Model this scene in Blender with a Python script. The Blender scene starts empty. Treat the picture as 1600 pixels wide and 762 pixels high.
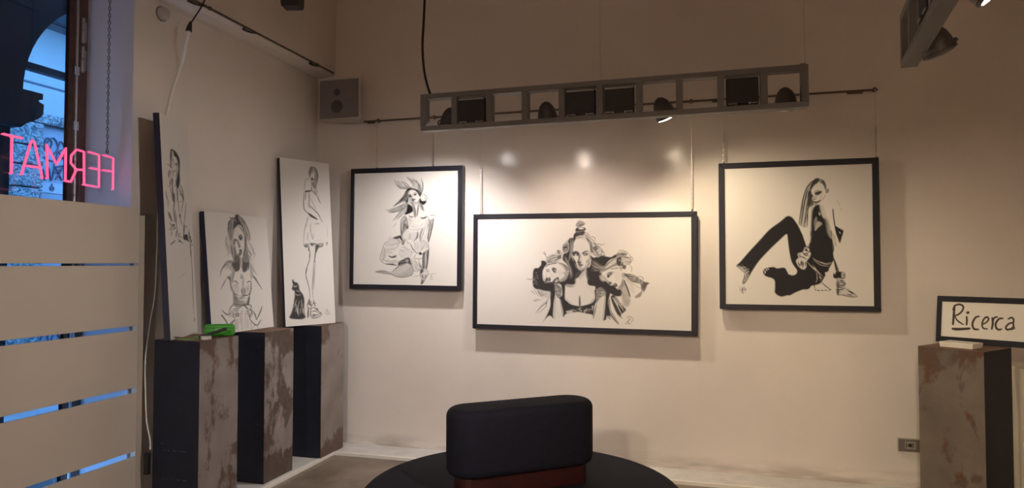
import bpy, bmesh, math, random
import numpy as np
from mathutils import Vector, Matrix, Euler
random.seed(4)
PI = math.pi
C = bpy.context.scene.collection
SC = bpy.context.scene

# ------------------------------------------------------------------ camera
cam_d = bpy.data.cameras.new('camera'); cam = bpy.data.objects.new('camera', cam_d); C.objects.link(cam)
cam_d.sensor_fit = 'HORIZONTAL'; cam_d.sensor_width = 36.0; cam_d.lens = 36.0*1046/1600
cam_d.clip_start = .05; cam_d.clip_end = 200
cam.location = (0, 0, 1.5)
cam.rotation_euler = (PI/2+math.atan2(31, 1046), 0, math.atan2(290, 1046))
SC.camera = cam

# ------------------------------------------------------------------ world: even blue dusk sky
w = bpy.data.worlds.new('dusk'); SC.world = w; w.use_nodes = True
wn = w.node_tree; wn.nodes.clear()
wo = wn.nodes.new('ShaderNodeOutputWorld'); wb = wn.nodes.new('ShaderNodeBackground')
wtc = wn.nodes.new('ShaderNodeTexCoord'); wsx = wn.nodes.new('ShaderNodeSeparateXYZ'); wr = wn.nodes.new('ShaderNodeValToRGB')
wn.links.new(wtc.outputs['Generated'], wsx.inputs[0]); wn.links.new(wsx.outputs['Z'], wr.inputs[0])
wr.color_ramp.elements[0].color = (.18, .46, .98, 1); wr.color_ramp.elements[0].position = 0
wr.color_ramp.elements[1].color = (.14, .39, .95, 1); wr.color_ramp.elements[1].position = 1
wn.links.new(wr.outputs[0], wb.inputs[0]); wb.inputs[1].default_value = 9.0
wn.links.new(wb.outputs[0], wo.inputs[0])

# ------------------------------------------------------------------ exposure, and the power of the lamps (used by the lamp builders)
vs = SC.view_settings; vs.view_transform = 'Standard'; vs.look = 'None'; vs.gamma = 1; vs.exposure = 0.0; vs.use_curve_mapping = False
P_KEY = 63.0            # a lit lamp on the bars, W
P_FILL = 185.0           # base power of the fill lamps added behind the camera, W
WARM = (1.0, .82, .58); NEUTRAL = (1.0, .95, .94); ROSE = (1.0, .83, .71)

# ------------------------------------------------------------------ helpers
def link(o): C.objects.link(o); return o
def nodes(name):
    m = bpy.data.materials.new(name); m.use_nodes = True
    nt = m.node_tree; b = nt.nodes['Principled BSDF']
    return m, nt, b
def mat(name, col, rough=.5, metal=0., var=.0, scale=8., bump=0., bscale=60., spec=.5, col2=None, emis=None, est=0):
    m, nt, b = nodes(name)
    b.inputs['Roughness'].default_value = rough; b.inputs['Metallic'].default_value = metal
    b.inputs['Specular IOR Level'].default_value = spec
    b.inputs['Base Color'].default_value = (*col, 1)
    tc = nt.nodes.new('ShaderNodeTexCoord')
    if var or col2:
        n = nt.nodes.new('ShaderNodeTexNoise'); n.inputs['Scale'].default_value = scale; n.inputs['Detail'].default_value = 6; n.inputs['Roughness'].default_value = .6
        nt.links.new(tc.outputs['Object'], n.inputs['Vector'])
        r = nt.nodes.new('ShaderNodeValToRGB'); r.color_ramp.elements[0].position = .3; r.color_ramp.elements[1].position = .7
        c2 = col2 or tuple(min(1, c*(1+var)) for c in col); c1 = col if col2 else tuple(c*(1-var) for c in col)
        r.color_ramp.elements[0].color = (*c1, 1); r.color_ramp.elements[1].color = (*c2, 1)
        nt.links.new(n.outputs['Fac'], r.inputs[0]); nt.links.new(r.outputs[0], b.inputs['Base Color'])
    if bump:
        n = nt.nodes.new('ShaderNodeTexNoise'); n.inputs['Scale'].default_value = bscale; n.inputs['Detail'].default_value = 4
        nt.links.new(tc.outputs['Object'], n.inputs['Vector'])
        bp = nt.nodes.new('ShaderNodeBump'); bp.inputs['Strength'].default_value = bump; bp.inputs['Distance'].default_value = .01
        nt.links.new(n.outputs['Fac'], bp.inputs['Height']); nt.links.new(bp.outputs[0], b.inputs['Normal'])
    if emis:
        b.inputs['Emission Color'].default_value = (*emis, 1); b.inputs['Emission Strength'].default_value = est
    return m

def empty(name, loc=(0, 0, 0), rot=(0, 0, 0), label=None, cat=None, group=None):
    o = bpy.data.objects.new(name, None); link(o); o.empty_display_size = .05
    o.location = loc; o.rotation_euler = rot
    tag(o, label, cat, group); return o
def tag(o, label=None, cat=None, group=None, kind=None):
    if label: o['label'] = label
    if cat: o['category'] = cat
    if group: o['group'] = group
    if kind: o['kind'] = kind
    return o
def obj(name, bm, m, parent=None, smooth=False, loc=None, rot=None):
    me = bpy.data.meshes.new(name)
    bmesh.ops.recalc_face_normals(bm, faces=bm.faces)
    bm.to_mesh(me); bm.free()
    for q in (m if isinstance(m, (list, tuple)) else [m]): me.materials.append(q)
    if smooth:
        for p in me.polygons: p.use_smooth = True
        if smooth != 'all': me.set_sharp_from_angle(angle=math.radians(38))
    o = bpy.data.objects.new(name, me); link(o)
    if parent is not None: o.parent = parent
    if loc is not None: o.location = loc
    if rot is not None: o.rotation_euler = rot
    return o
def copy_of(o, parent, loc=None, rot=None):
    c = o.copy(); link(c); c.parent = parent
    if loc is not None: c.location = loc
    if rot is not None: c.rotation_euler = rot
    return c
def struct(name, bm, m, parent=None, smooth=False): return tag(obj(name, bm, m, parent, smooth), kind='structure')

def B(bm, x0, x1, y0, y1, z0, z1, bev=0, mi=0, M=None, seg=2):
    v = [bm.verts.new(p) for p in ((x0, y0, z0), (x1, y0, z0), (x1, y1, z0), (x0, y1, z0), (x0, y0, z1), (x1, y0, z1), (x1, y1, z1), (x0, y1, z1))]
    fs = [bm.faces.new([v[i] for i in f]) for f in ((3, 2, 1, 0), (4, 5, 6, 7), (0, 1, 5, 4), (1, 2, 6, 5), (2, 3, 7, 6), (3, 0, 4, 7))]
    for f in fs: f.material_index = mi
    if bev:
        es = list({e for f in fs for e in f.edges})
        r = bmesh.ops.bevel(bm, geom=es, offset=bev, segments=seg, profile=.5, affect='EDGES')
        for f in r['faces']: f.material_index = mi
        if M is not None:
            vs_ = {q for f in r['faces'] for q in f.verts} | {q for f in bm.faces if f.is_valid for q in f.verts if q.index == -1}
    if M is not None and not bev:
        for q in v: q.co = M @ q.co
    return bm
def box(x0, x1, y0, y1, z0, z1, bev=0, seg=2):
    return B(bmesh.new(), x0, x1, y0, y1, z0, z1, bev, seg=seg)
def tube(bm, pts, r, n=8, closed=False, r1=None):
    pts = [Vector(p) for p in pts]; N = len(pts); rings = []
    up = None
    for i, p in enumerate(pts):
        if closed: d = pts[(i+1) % N]-pts[i-1]
        else: d = pts[min(i+1, N-1)]-pts[max(i-1, 0)]
        d.normalize()
        if up is None: up = d.orthogonal().normalized()
        up = (up-d*up.dot(d)); up = up.normalized() if up.length > 1e-6 else d.orthogonal().normalized()
        s = d.cross(up); rr = r if r1 is None else r+(r1-r)*i/(N-1)
        rings.append([bm.verts.new(p+(up*math.cos(2*PI*k/n)+s*math.sin(2*PI*k/n))*rr) for k in range(n)])
    for i in range(N if closed else N-1):
        a, b = rings[i], rings[(i+1) % N]
        for k in range(n): bm.faces.new((a[k], a[(k+1) % n], b[(k+1) % n], b[k]))
    if not closed: bm.faces.new(rings[0][::-1]); bm.faces.new(rings[-1])
    return bm
def smooth_path(pts, n=8):
    e = [np.array(p, float) for p in pts]; e = [2*e[0]-e[1]]+e+[2*e[-1]-e[-2]]; out = []
    for i in range(1, len(e)-2):
        a, b, c, d = e[i-1:i+3]
        for q in np.linspace(0, 1, n, endpoint=False):
            out.append(tuple(.5*(2*b+(c-a)*q+(2*a-5*b+4*c-d)*q*q+(3*b-a-3*c+d)*q**3)))
    out.append(tuple(e[-2])); return out
def lathe(bm, prof, n=24, cap0=True, cap1=True, mi=0):
    rings = [[bm.verts.new((r*math.cos(2*PI*k/n), r*math.sin(2*PI*k/n), z)) for k in range(n)] for r, z in prof]
    for a, b in zip(rings, rings[1:]):
        for k in range(n): bm.faces.new((a[k], a[(k+1) % n], b[(k+1) % n], b[k])).material_index = mi
    if cap0: bm.faces.new(rings[0][::-1]).material_index = mi
    if cap1: bm.faces.new(rings[-1]).material_index = mi
    return bm
def prism(bm, poly, z0, z1):
    a = [bm.verts.new((x, y, z0)) for x, y in poly]; b = [bm.verts.new((x, y, z1)) for x, y in poly]; n = len(poly)
    bm.faces.new(a[::-1]); bm.faces.new(b)
    for i in range(n): bm.faces.new((a[i], a[(i+1) % n], b[(i+1) % n], b[i]))
    return bm
def chain_bm(p0, p1, link_len=.022, r=.0022, w_=.006):
    """a chain of oval links between two points, every other link turned"""
    p0, p1 = Vector(p0), Vector(p1); d = p1-p0; L = d.length; d.normalize()
    a = d.orthogonal().normalized(); b = d.cross(a); bm = bmesh.new(); n = max(1, int(L/(link_len*.78)))
    for i in range(n):
        c = p0+d*(L*(i+.5)/n); s = a if i % 2 else b; h = L/n*.5+r*1.2
        tube(bm, [c+d*h, c+d*h*.5+s*w_, c-d*h*.5+s*w_, c-d*h, c-d*h*.5-s*w_, c+d*h*.5-s*w_], r, 4, True)
    return bm
# ---------------------------------------------------------------- ink drawings (flat print on the canvases)
SS = 2.6                                  # samples per drawing unit
class Sketch:
    """raster of ink density, drawn with soft polygons and tapered brush strokes"""
    def __init__(s, x0, y0, x1, y1):
        s.x0, s.y0 = x0, y0
        s.w, s.h = int((x1-x0)*SS)+1, int((y1-y0)*SS)+1
        s.a = np.zeros((s.h, s.w), np.float32)
        s.t(0, 0, 1); s.wk = 1.0; s.rng = np.random.RandomState(3)
    def t(s, ox, oy, k): s.ox, s.oy, s.k = ox, oy, k
    def pts(s, txt):
        v = np.array([float(q) for q in txt.replace(',', ' ').split()]).reshape(-1, 2)
        return np.stack([(s.ox+v[:, 0]/s.k-s.x0)*SS, (s.oy+v[:, 1]/s.k-s.y0)*SS], 1)
    @staticmethod
    def spline(p, closed, n=6):
        if len(p) < 3: 
            return np.array([p[0]+(p[-1]-p[0])*q for q in np.linspace(0, 1, n*2)])
        if closed: e = np.vstack([p[-1:], p, p[:2]])
        else: e = np.vstack([2*p[:1]-p[1:2], p, 2*p[-1:]-p[-2:-1]])
        out = []
        for i in range(1, len(e)-2):
            a, b, c, d = e[i-1], e[i], e[i+1], e[i+2]
            for q in np.linspace(0, 1, n, endpoint=False):
                out.append(.5*(2*b+(c-a)*q+(2*a-5*b+4*c-d)*q*q+(3*b-a-3*c+d)*q**3))
        if not closed: out.append(e[-2])
        return np.array(out)
    def blend(s, m, x, y, v):
        h, w = m.shape
        X0, Y0, X1, Y1 = max(x, 0), max(y, 0), min(x+w, s.w), min(y+h, s.h)
        if X1 <= X0 or Y1 <= Y0: return
        m = m[Y0-y:Y1-y, X0-x:X1-x]; r = s.a[Y0:Y1, X0:X1]
        r += (v-r)*m
    def P(s, txt, v=1.0, al=1.0, bl=.35, sharp=False):
        p = s.pts(txt)
        if not sharp: p = s.spline(p, True)
        b = bl*SS; pad = int(b*3)+3
        x, y = int(p[:, 0].min())-pad, int(p[:, 1].min())-pad
        w, h = int(p[:, 0].max())+pad-x+1, int(p[:, 1].max())+pad-y+1
        gx = np.arange(w)+x; m = np.zeros((h, w), np.float32)
        q = np.roll(p, -1, 0)
        for j in range(h):
            for o in (.25, .75):
                Y = y+j-.5+o
                c = (p[:, 1] > Y) != (q[:, 1] > Y)
                if c.any():
                    xs = np.sort(p[c, 0]+(Y-p[c, 1])/(q[c, 1]-p[c, 1])*(q[c, 0]-p[c, 0]))
                    for k in range(0, len(xs)-1, 2):
                        m[j] += .5*np.clip(np.minimum(gx+.5, xs[k+1])-np.maximum(gx-.5, xs[k]), 0, 1)
        n = int(round(b))
        if n >= 1:
            ker = np.ones(2*n+1)/(2*n+1)
            for _ in range(2):
                m = np.apply_along_axis(np.convolve, 0, m, ker, 'same')
                m = np.apply_along_axis(np.convolve, 1, m, ker, 'same')
        s.blend((m*al).astype(np.float32), x, y, v)
    def S(s, txt, w0=1.0, w1=None, v=1.0, al=1.0):
        """brush stroke: swells to w0 in the middle and tapers to w1 at its ends"""
        p = s.spline(s.pts(txt), False, 8)
        if w1 is None: w1 = w0*.35
        d = np.r_[0, np.cumsum(np.hypot(*(np.diff(p, axis=0).T)))]
        L = d[-1]
        n = max(int(L/.8), 2); q = np.linspace(0, L, n)
        px, py = np.interp(q, d, p[:, 0]), np.interp(q, d, p[:, 1])
        wid = (w1+(w0-w1)*np.sin(np.pi*np.clip(q/max(L, 1e-6), 0, 1))**.7)*SS*.5*s.wk
        R = int(wid.max()+2)
        x, y = int(px.min())-R-1, int(py.min())-R-1
        w, h = int(px.max())+R+2-x, int(py.max())+R+2-y
        m = np.zeros((h, w), np.float32)
        for a, b, r in zip(px, py, wid):
            i, j = int(a)-R-x, int(b)-R-y
            gx = np.arange(i, i+2*R+1)+x-a; gy = np.arange(j, j+2*R+1)+y-b
            dd = np.clip(r+.5-np.sqrt(gx[None]**2+gy[:, None]**2), 0, 1)*min(1, r*2+.35)
            i0, j0 = max(i, 0), max(j, 0)
            sl = m[j0:j+2*R+1, i0:i+2*R+1]
            np.maximum(sl, dd[j0-j:j0-j+sl.shape[0], i0-i:i0-i+sl.shape[1]], out=sl)
        s.blend(m*al, x, y, v)
    def M(s, txt, w0=1.0, v=1.0, al=1.0):
        for t in txt.split('/'): s.S(t, w0, None, v, al)
    def H(s, a, b, n, w=.6, lo=.4, hi=1.0, al=.85, jit=2.0):
        """lock of hair: n fine strokes between two guide lines"""
        A, Bq = (np.array([float(q) for q in t.replace(',', ' ').split()]).reshape(-1, 2) for t in (a, b))
        for _ in range(n):
            t = s.rng.rand(); p = A*(1-t)+Bq*t+s.rng.randn(*A.shape)*jit
            if s.rng.rand() < .5 and len(p) > 2: p = p[1:] if s.rng.rand() < .5 else p[:-1]
            s.S(' '.join('%.1f,%.1f' % tuple(q) for q in p), (ww := w*s.rng.uniform(.6, 1.4)), ww*.12, s.rng.uniform(lo, hi), al)
    def lace(s, a, b, n, ln, w=.7, lo=.05, hi=.3):
        """broken flecks scattered in a quadrilateral band given by its two long edges"""
        A, Bq = (np.array([float(q) for q in t.replace(',', ' ').split()]).reshape(-1, 2) for t in (a, b))
        for _ in range(n):
            u, t = s.rng.rand()*(len(A)-1), s.rng.rand(); i = int(u); f = u-i
            p = (A[i]*(1-f)+A[i+1]*f)*(1-t)+(Bq[i]*(1-f)+Bq[i+1]*f)*t; g = s.rng.uniform(-.6, .6); d = np.array([math.cos(g), math.sin(g)])*ln*s.rng.uniform(.4, 1.2)
            s.S('%.1f,%.1f %.1f,%.1f' % (*(p-d), *(p+d)), w*s.rng.uniform(.5, 1.2), None, s.rng.uniform(lo, hi), .9)
    def sample(s, X, Y):
        u = np.clip((X-s.x0)*SS, 0, s.w-1.01); w = np.clip((Y-s.y0)*SS, 0, s.h-1.01)
        i, j = u.astype(int), w.astype(int); fu, fw = u-i, w-j
        a = s.a
        return (a[j, i]*(1-fu)+a[j, i+1]*fu)*(1-fw)+(a[j+1, i]*(1-fu)+a[j+1, i+1]*fu)*fw
def art_kneeling():                       # woman in a loose dress with blown hair
    s = Sketch(552, 264, 716, 448); s.wk = .8
    s.t(590, 270, 8.47)
    s.P('290,105 370,150 440,210 560,250 585,225 582,130 562,75 545,150 470,90 440,90 480,190 400,60 380,60 440,160 400,190', .16, .6, .6)
    s.P('380,210 330,300 270,370 215,425 190,450 240,425 300,390 350,375 385,425 398,330 392,265 430,225 490,240 530,290 548,320 562,300 568,260 520,225 440,200', 1)
    s.M('210,90 235,150 290,205 385,212/245,110 280,180 380,205', 1.3)
    s.M('290,105 360,140 430,200 540,240/365,55 430,120 465,200/430,85 520,140 560,240/470,90 545,160 565,250', 1.0, .9)
    s.M('390,45 450,130 470,190/300,120 380,180 430,205/500,110 540,190 555,240/330,110 400,165 450,205', .6, .75)
    s.S('560,75 585,150 580,240 552,300', 1.5)
    s.P('520,170 560,180 575,235 552,280 520,235', .75, .7, .6)
    s.M('570,280 615,290 643,330 628,380 590,412', 1.1, .8)
    s.P('556,335 575,372 632,372 622,408 580,428 540,400 545,350', 1)
    s.P('545,400 590,430 605,505 560,480', .6, .8, .5); s.S('555,420 580,460 608,510', 1.2)
    s.P('390,390 300,430 210,500 140,525 230,520 320,505 390,440', .35, .8, .8)
    s.M('390,400 300,480 215,522 130,522/390,390 280,440 170,500 90,490/385,430 280,530 190,635', 1.1, .9)
    s.M('390,450 330,550 265,600/390,415 320,480 270,520/380,405 300,450 230,500/240,660 200,720/360,440 260,560 200,620', .8, .75)
    s.P('385,415 440,440 462,500 410,540 345,552 372,500', 1)
    s.P('390,295 398,360 418,415 465,385 442,335 432,290', .5, .75, .5)
    s.P('395,305 420,290 440,312 425,325 402,322', .95); s.P('462,292 490,272 505,288 480,303', .95)
    s.M('385,298 410,285 440,288/455,275 480,262 508,275', .8); s.S('457,285 442,325 452,338 472,328', 1, None, .8)
    s.P('440,345 470,345 495,352 470,368 445,375', .9); s.S('425,405 455,395 470,372', 1.6)
    s.P('430,400 470,370 500,392 540,370 525,410 480,425', .55, .7, .5)
    s.S('500,395 530,375 548,335', .9)
    s.P('440,420 470,420 500,560 480,590', .75, .8, .5); s.P('520,420 545,410 525,560 510,580 500,560', .55, .75, .5)
    s.S('478,430 490,520 482,580', 1.3); s.S('530,420 512,570', 1.1)
    s.P('405,565 440,578 470,572 450,592 415,585', .85); s.P('556,590 600,592 650,568 620,605 575,608', 1)
    s.S('680,572 715,560 755,572', 1.1)
    s.P('300,620 360,570 392,640 388,720 350,745 330,680 310,762 298,700', .6, .8, .5)
    s.M('360,560 310,610 300,680 312,762/365,580 385,640 398,740/300,670 350,640 375,600', 1.2)
    s.P('330,700 360,680 390,720 340,762', .9, .8, .5)
    s.P('380,600 440,600 440,650 410,720 395,700', .22, .7, .8)
    s.P('655,620 690,640 732,600 712,762 672,762 680,690', .55, .8, .5)
    s.M('650,580 680,650 672,762/735,595 722,700 708,762/690,630 720,620', 1.2)
    s.M('440,650 480,690 560,700 640,640/440,690 500,720 580,690/640,600 620,690 590,762', .6, .4)
    s.P('630,640 660,630 665,762 640,762', .3, .7, .6)
    s.t(580, 350, 7.62)
    s.P('343,0 352,150 368,130 400,88 440,45 420,0', .75, .9, .5); s.S('345,0 352,110 350,150', 1.5); s.P('390,0 430,30 425,60 400,40', .95)
    s.P('662,160 678,80 665,0 728,0 702,120 680,215', .6, .85, .4); s.M('725,0 700,130 680,210/680,60 672,150 678,215', 1.5)
    s.M('400,70 365,140 398,185 450,182/455,110 448,185/600,50 570,150 590,235/640,20 605,140 600,190', 1.0, .85)
    s.P('540,98 555,100 548,165 500,205 530,150', .95); s.P('450,110 465,130 455,185 445,160', .8)
    s.P('595,60 615,45 590,140 592,220 572,190 575,110', .7, .8, .4)
    s.P('430,50 480,60 530,60 620,40 560,75 480,72', .3, .7, .5)
    s.P('520,210 555,240 545,290 510,300', .15, .8, .8); s.P('600,180 670,220 670,280 600,310 580,260', .2, .8, .8)
    s.M('645,40 655,150 680,240 670,310/600,230 620,190 640,250/570,320 620,270 640,230', .8, .6)
    s.P('248,168 300,146 345,138 372,190 360,200 330,170 300,180', .95); s.P('300,180 340,190 330,240 310,225', .5, .8, .5)
    s.P('355,200 400,190 385,250 360,245', .8, .8, .5)
    s.M('220,140 213,188 160,225 140,270 105,410 160,470 250,472 330,442 440,396 475,380', 1.0, .8)
    s.M('150,280 165,380 120,435/165,300 280,290 340,220/290,190 340,210 300,265/215,150 240,190 300,185/155,250 180,210 200,230 170,260', .8, .65)
    s.P('195,372 240,385 298,370 285,398 230,400', .95); s.P('145,290 165,300 160,400 120,430 150,370', .5, .7, .6)
    s.P('165,300 260,280 340,250 300,290 210,320', .25, .8, .8); s.P('170,420 230,440 320,430 240,465 180,455', .3, .8, .8)
    s.P('310,340 370,300 460,300 480,370 420,400 350,385', .18, .7, 1.0)
    s.M('320,350 370,395 430,398/300,310 370,280 430,250/330,330 400,300 460,320', .6, .5)
    s.S('460,230 495,300 545,352', 1.6); s.S('480,300 478,375', .8, None, .7); s.M('470,330 520,340/400,200 440,220 430,240', .8, .6)
    s.M('540,345 620,352 682,310 670,240', 1.2, .85); s.P('560,335 590,335 600,360 570,365', 1)
    s.S('170,476 240,480 305,490', 2.2); s.P('330,450 440,398 470,450 500,535 440,470 385,478 350,512 320,490', .95)
    s.P('400,430 440,420 430,455', .2, .8, .3)
    s.P('50,570 230,590 330,492 470,480 497,550 470,610 350,628 220,597', .28, .85, .9)
    s.P('400,560 480,500 495,560 470,610 380,628 300,620', .45, .7, 1.2); s.P('50,570 130,552 230,585 210,596', .55, .8, .6)
    s.M('470,480 496,540 480,602 380,630 300,622 220,592 45,570/50,568 150,558 235,582', 1.3, .9); s.S('230,585 280,540 330,490 335,450', 1.3)
    s.M('470,400 500,540 550,557 600,512 560,440 612,398/545,335 508,400 560,412 616,402/520,430 560,500', 1.0, .75)
    s.P('500,500 550,550 590,510 550,530', .6, .7, .5); s.P('560,460 598,520 575,505', .9)
    s.P('612,355 682,318 662,530 640,560 610,540', .55, .95, .3); s.P('612,355 635,350 630,530 608,540', .95); s.P('665,330 682,318 662,520 650,530', .95)
    s.P('590,545 660,530 676,595 640,660 600,705 590,650 580,600', .15, .8, .5)
    s.M('592,545 578,600 602,650 596,712 622,690 650,630 678,590 660,535/610,600 625,660/635,600 640,650/655,600 652,640/600,590 612,640', 1.2, .95)
    s.P('580,555 605,530 620,560 590,590', .9); s.P('588,700 600,660 625,670 605,712', .8)
    s.M('465,622 540,618 600,606/678,597 770,584', .8, .7); s.M('690,640 720,600 700,660 730,630/705,610 740,650/700,650 735,660', .7, .5)
    s.P('400,70 440,60 452,180 400,186 365,140', .14, .7, .6); s.P('455,110 540,100 520,190 460,186', .18, .7, .6); s.P('540,200 600,240 580,330 545,340 500,290', .18, .7, .7)
    s.P('120,330 150,300 170,380 130,450', .3, .6, .6); s.P('470,400 500,540 550,550 540,470', .2, .7, .6); s.P('215,150 260,180 310,190 330,230 260,270 170,280 165,240', .18, .7, .8)
    s.M('420,195 432,232 462,224/380,262 430,302 472,290/330,300 400,332/200,252 262,242 322,215/180,332 222,342 262,330/500,200 522,262/612,250 600,302 580,322/652,200 660,282/130,422 172,442 202,430/240,442 302,430', .8, .7)
    s.M('345,270 400,280 440,270/250,300 300,320/470,420 490,470/520,470 545,520/560,520 590,500/380,210 370,240/300,230 320,260/560,250 540,300/620,120 640,180', .7, .6)
    s.t(590, 270, 8.47); s.H('215,95 260,180 380,205', '300,105 380,180 430,205', 12, .7, .4, 1.0); s.H('370,60 430,120 480,210', '560,75 580,150 570,250', 18, .8, .3, 1.0); s.H('390,395 290,440 100,500', '390,440 300,510 140,530', 26, .7, .3, 1.0); s.H('390,430 290,530 190,640', '395,460 330,540 260,620', 10, .7, .4, 1.0); s.H('575,275 630,300 635,370', '590,300 610,330 615,375', 8, .6, .2, .6)
    s.H('545,400 580,440 605,500', '580,430 590,470 600,500', 8, .8, .5, 1.0); s.H('390,220 300,350 210,430', '420,260 390,380 330,390', 20, .7, .5, .75, .5)
    s.P('300,620 330,590 345,640 320,760 305,760', .3, .7, .6); s.H('310,620 315,700 318,760', '385,640 380,700 350,760', 14, .7, .4, 1.0); s.H('660,620 690,690 690,762', '730,610 715,700 700,762', 12, .7, .4, 1.0)
    s.t(580, 350, 7.62); s.H('615,360 620,450 615,530', '680,330 665,450 655,530', 16, .8, .5, 1.0); s.H('640,350 645,450 640,520', '655,345 655,450 645,520', 5, .9, .05, .2); s.H('60,570 200,580 300,610', '240,560 330,590 450,620', 16, .5, .2, .6, .7); s.H('400,590 450,560 490,530', '350,620 430,610 480,590', 10, .5, .3, .7, .7)
    s.H('420,70 440,120 450,180', '600,50 580,150 580,230', 12, .5, .2, .6, .7, 6); s.H('110,330 150,400 200,460', '180,300 260,330 320,420', 12, .5, .2, .6, .7, 6); s.H('480,400 510,480 540,550', '560,430 590,480 590,520', 10, .6, .3, .8, .7, 5); s.H('330,450 400,430 440,420', '350,500 430,470 480,470', 12, .7, .5, 1.0)
    s.t(590, 270, 8.47); s.M('330,300 290,350 250,400/370,330 330,370/345,270 310,330', .6, .25); s.M('230,510 170,520/320,440 250,490/350,410 280,450', .7, .8)
    s.M('400,610 440,640 480,630/520,640 560,620/560,690 600,670/430,690 470,715 520,720', .7, .5)
    return s

def art_three():                          # three women, head to head
    s = Sketch(744, 336, 1082, 520)
    U, V = (820, 340, 7.62), (820, 420, 7.62)
    b = .22
    # ---- dark masses
    s.t(*U)
    s.P('600,172 690,158 702,185 682,214 622,226 592,258 570,300 566,350 556,400 546,430 550,480 580,540 600,600 625,625 652,640 622,680 592,702 580,790 400,790 480,690 512,640 492,560 440,502 440,440 470,420 502,400 516,340 500,290 520,244 562,238 568,205', .97, 1, b)
    s.P('770,448 800,472 832,468 870,450 930,455 1010,468 1060,440 1130,415 1192,425 1202,440 1140,452 1080,472 1000,502 950,560 922,608 882,642 872,700 880,800 745,800 735,690 746,620 766,560 776,500', .97, 1, b)
    s.P('185,512 232,516 252,545 220,590 196,650 200,720 222,790 85,790 105,700 130,620 180,560', .97, 1, b)
    s.t(*V)
    s.P('745,-20 872,-10 902,60 892,112 920,130 962,150 1002,190 1050,202 1090,240 1132,240 1152,272 1130,322 1062,322 1002,292 940,290 892,222 832,250 820,202 770,160 745,120 722,20', .97, 1, b)
    s.P('95,0 190,10 200,110 226,166 320,166 342,190 332,262 290,272 230,262 150,246 100,222 84,170', .97, 1, b)
    s.P('480,0 590,10 602,60 582,150 470,155 420,150 440,110 490,60', .97, 1, b)
    s.P('290,265 345,182 352,240 346,330 331,420 326,580 300,560 265,562 190,640 232,580 290,440', .97, 1, b)
    s.P('420,148 466,155 464,340 492,382 540,420 640,440 740,420 800,390 822,340 815,250 852,270 842,380 818,440 800,594 790,545 700,527 640,512 560,516 480,532 442,562 412,400 400,340 432,300', .97, 1, b)
    s.P('950,288 1002,290 980,400 1000,520 1012,604 962,580 922,612 942,450', .97, 1, b)
    s.P('1010,330 1062,320 1142,440 1192,490 1132,550 1152,592 1090,540 1042,440', .95, 1, b)
    s.P('345,185 388,190 422,230 416,320 386,352 346,272', .75, 1, b); s.P('838,250 892,220 946,260 952,312 892,342 852,402 836,380', .72, 1, b)
    s.lace('350,200 350,320', '412,220 410,330', 26, 12, .8); s.lace('850,270 940,270', '850,360 930,320', 24, 12, .8)
    s.lace('475,462 560,478 640,462 720,458 805,440', '480,520 560,508 640,505 720,512 800,500', 46, 16, .75, .1, .45); s.P('490,500 550,495 558,515 490,522', .1, .9, .2); s.P('690,505 700,500 702,525 690,525', .1, .9, .2); s.M('785,440 800,480/800,430 790,500', 1.0, .15)
    s.lace('95,110 110,60 140,20', '90,200 130,180 150,120', 20, 9, .6, .2, .5)
    s.P('350,340 405,370 442,552 330,580 335,420', .04, 1, .3); s.P('345,345 358,350 345,580 330,580', .35, .8, .4); s.P('405,372 418,380 445,560 432,548', .5, .8, .4)
    s.P('945,325 890,345 845,410 805,590 918,605 938,450', .04, 1, .3); s.P('935,330 948,330 940,460 920,606 912,600', .4, .8, .4); s.S('842,410 805,590', 1.2)
    s.P('240,575 300,560 290,590 230,600', 0, .0, .3)
    # ---- middle woman: bun, hair, face
    s.t(*U)
    s.P('594,78 636,32 702,60 690,86 652,106 600,106', .5, 1, .3); s.P('640,80 690,66 700,80 655,106 615,106', .75, .9, .3); s.H('598,80 640,45 690,62', '605,104 645,92 695,80', 12, .6, .3, 1.0)
    s.P('598,124 640,112 702,118 708,150 650,160 592,164', .95, 1, b); s.P('622,126 660,116 695,130 650,138', .06, 1, .2); s.P('590,165 605,172 640,168 690,178 640,192 600,190', .9, 1, b)
    s.P('700,185 760,240 800,300 880,350 912,390 900,440 850,470 790,440 770,400 765,330 715,260 690,225', .18, .9, .6)
    s.H('700,190 765,245 790,320 800,400', '700,220 740,290 765,350 775,420', 26, .8, .3, 1.0); s.H('770,270 830,310 890,352', '790,300 830,340 880,360', 12, .8, .4, 1.0); s.H('790,340 850,400 880,470', '780,380 800,430 850,470', 20, .8, .3, 1.0)
    s.P('712,232 760,262 772,290 735,275', .92, 1, b); s.P('800,350 838,336 856,372 825,390', .8, 1, .3); s.P('770,330 790,380 785,420 765,380', .8, .9, .3)
    s.M('720,195 790,260 835,320 892,356/850,370 906,380 900,432 850,442/820,300 900,322 942,308/770,220 820,240 815,280/860,400 920,400 930,450/700,190 725,180 760,215/870,440 940,450 930,430', .9, .85); s.M('745,230 785,290 800,350/720,215 770,290', 1.0, .08)
    s.P('600,225 690,210 740,290 700,270 640,250 600,262', .2, .7, .5); s.H('600,232 660,225 700,225', '600,262 640,245 700,240', 10, .5, .3, .8)
    s.P('440,348 470,300 506,290 516,340 500,402 466,425 440,400', .45, 1, .3); s.M('508,292 465,305 440,350 448,400 470,422/455,345 485,325 500,350 490,390 460,390 452,350/470,318 512,330 505,390', 1.0); s.P('452,345 488,340 490,372 458,376', 1, 1, b); s.P('465,362 480,360 478,375', .2, 1, .2); s.M('495,320 508,350 498,395/460,310 490,300', .8, .1); s.S('470,290 500,268 540,262', .9, None, .7)
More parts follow.
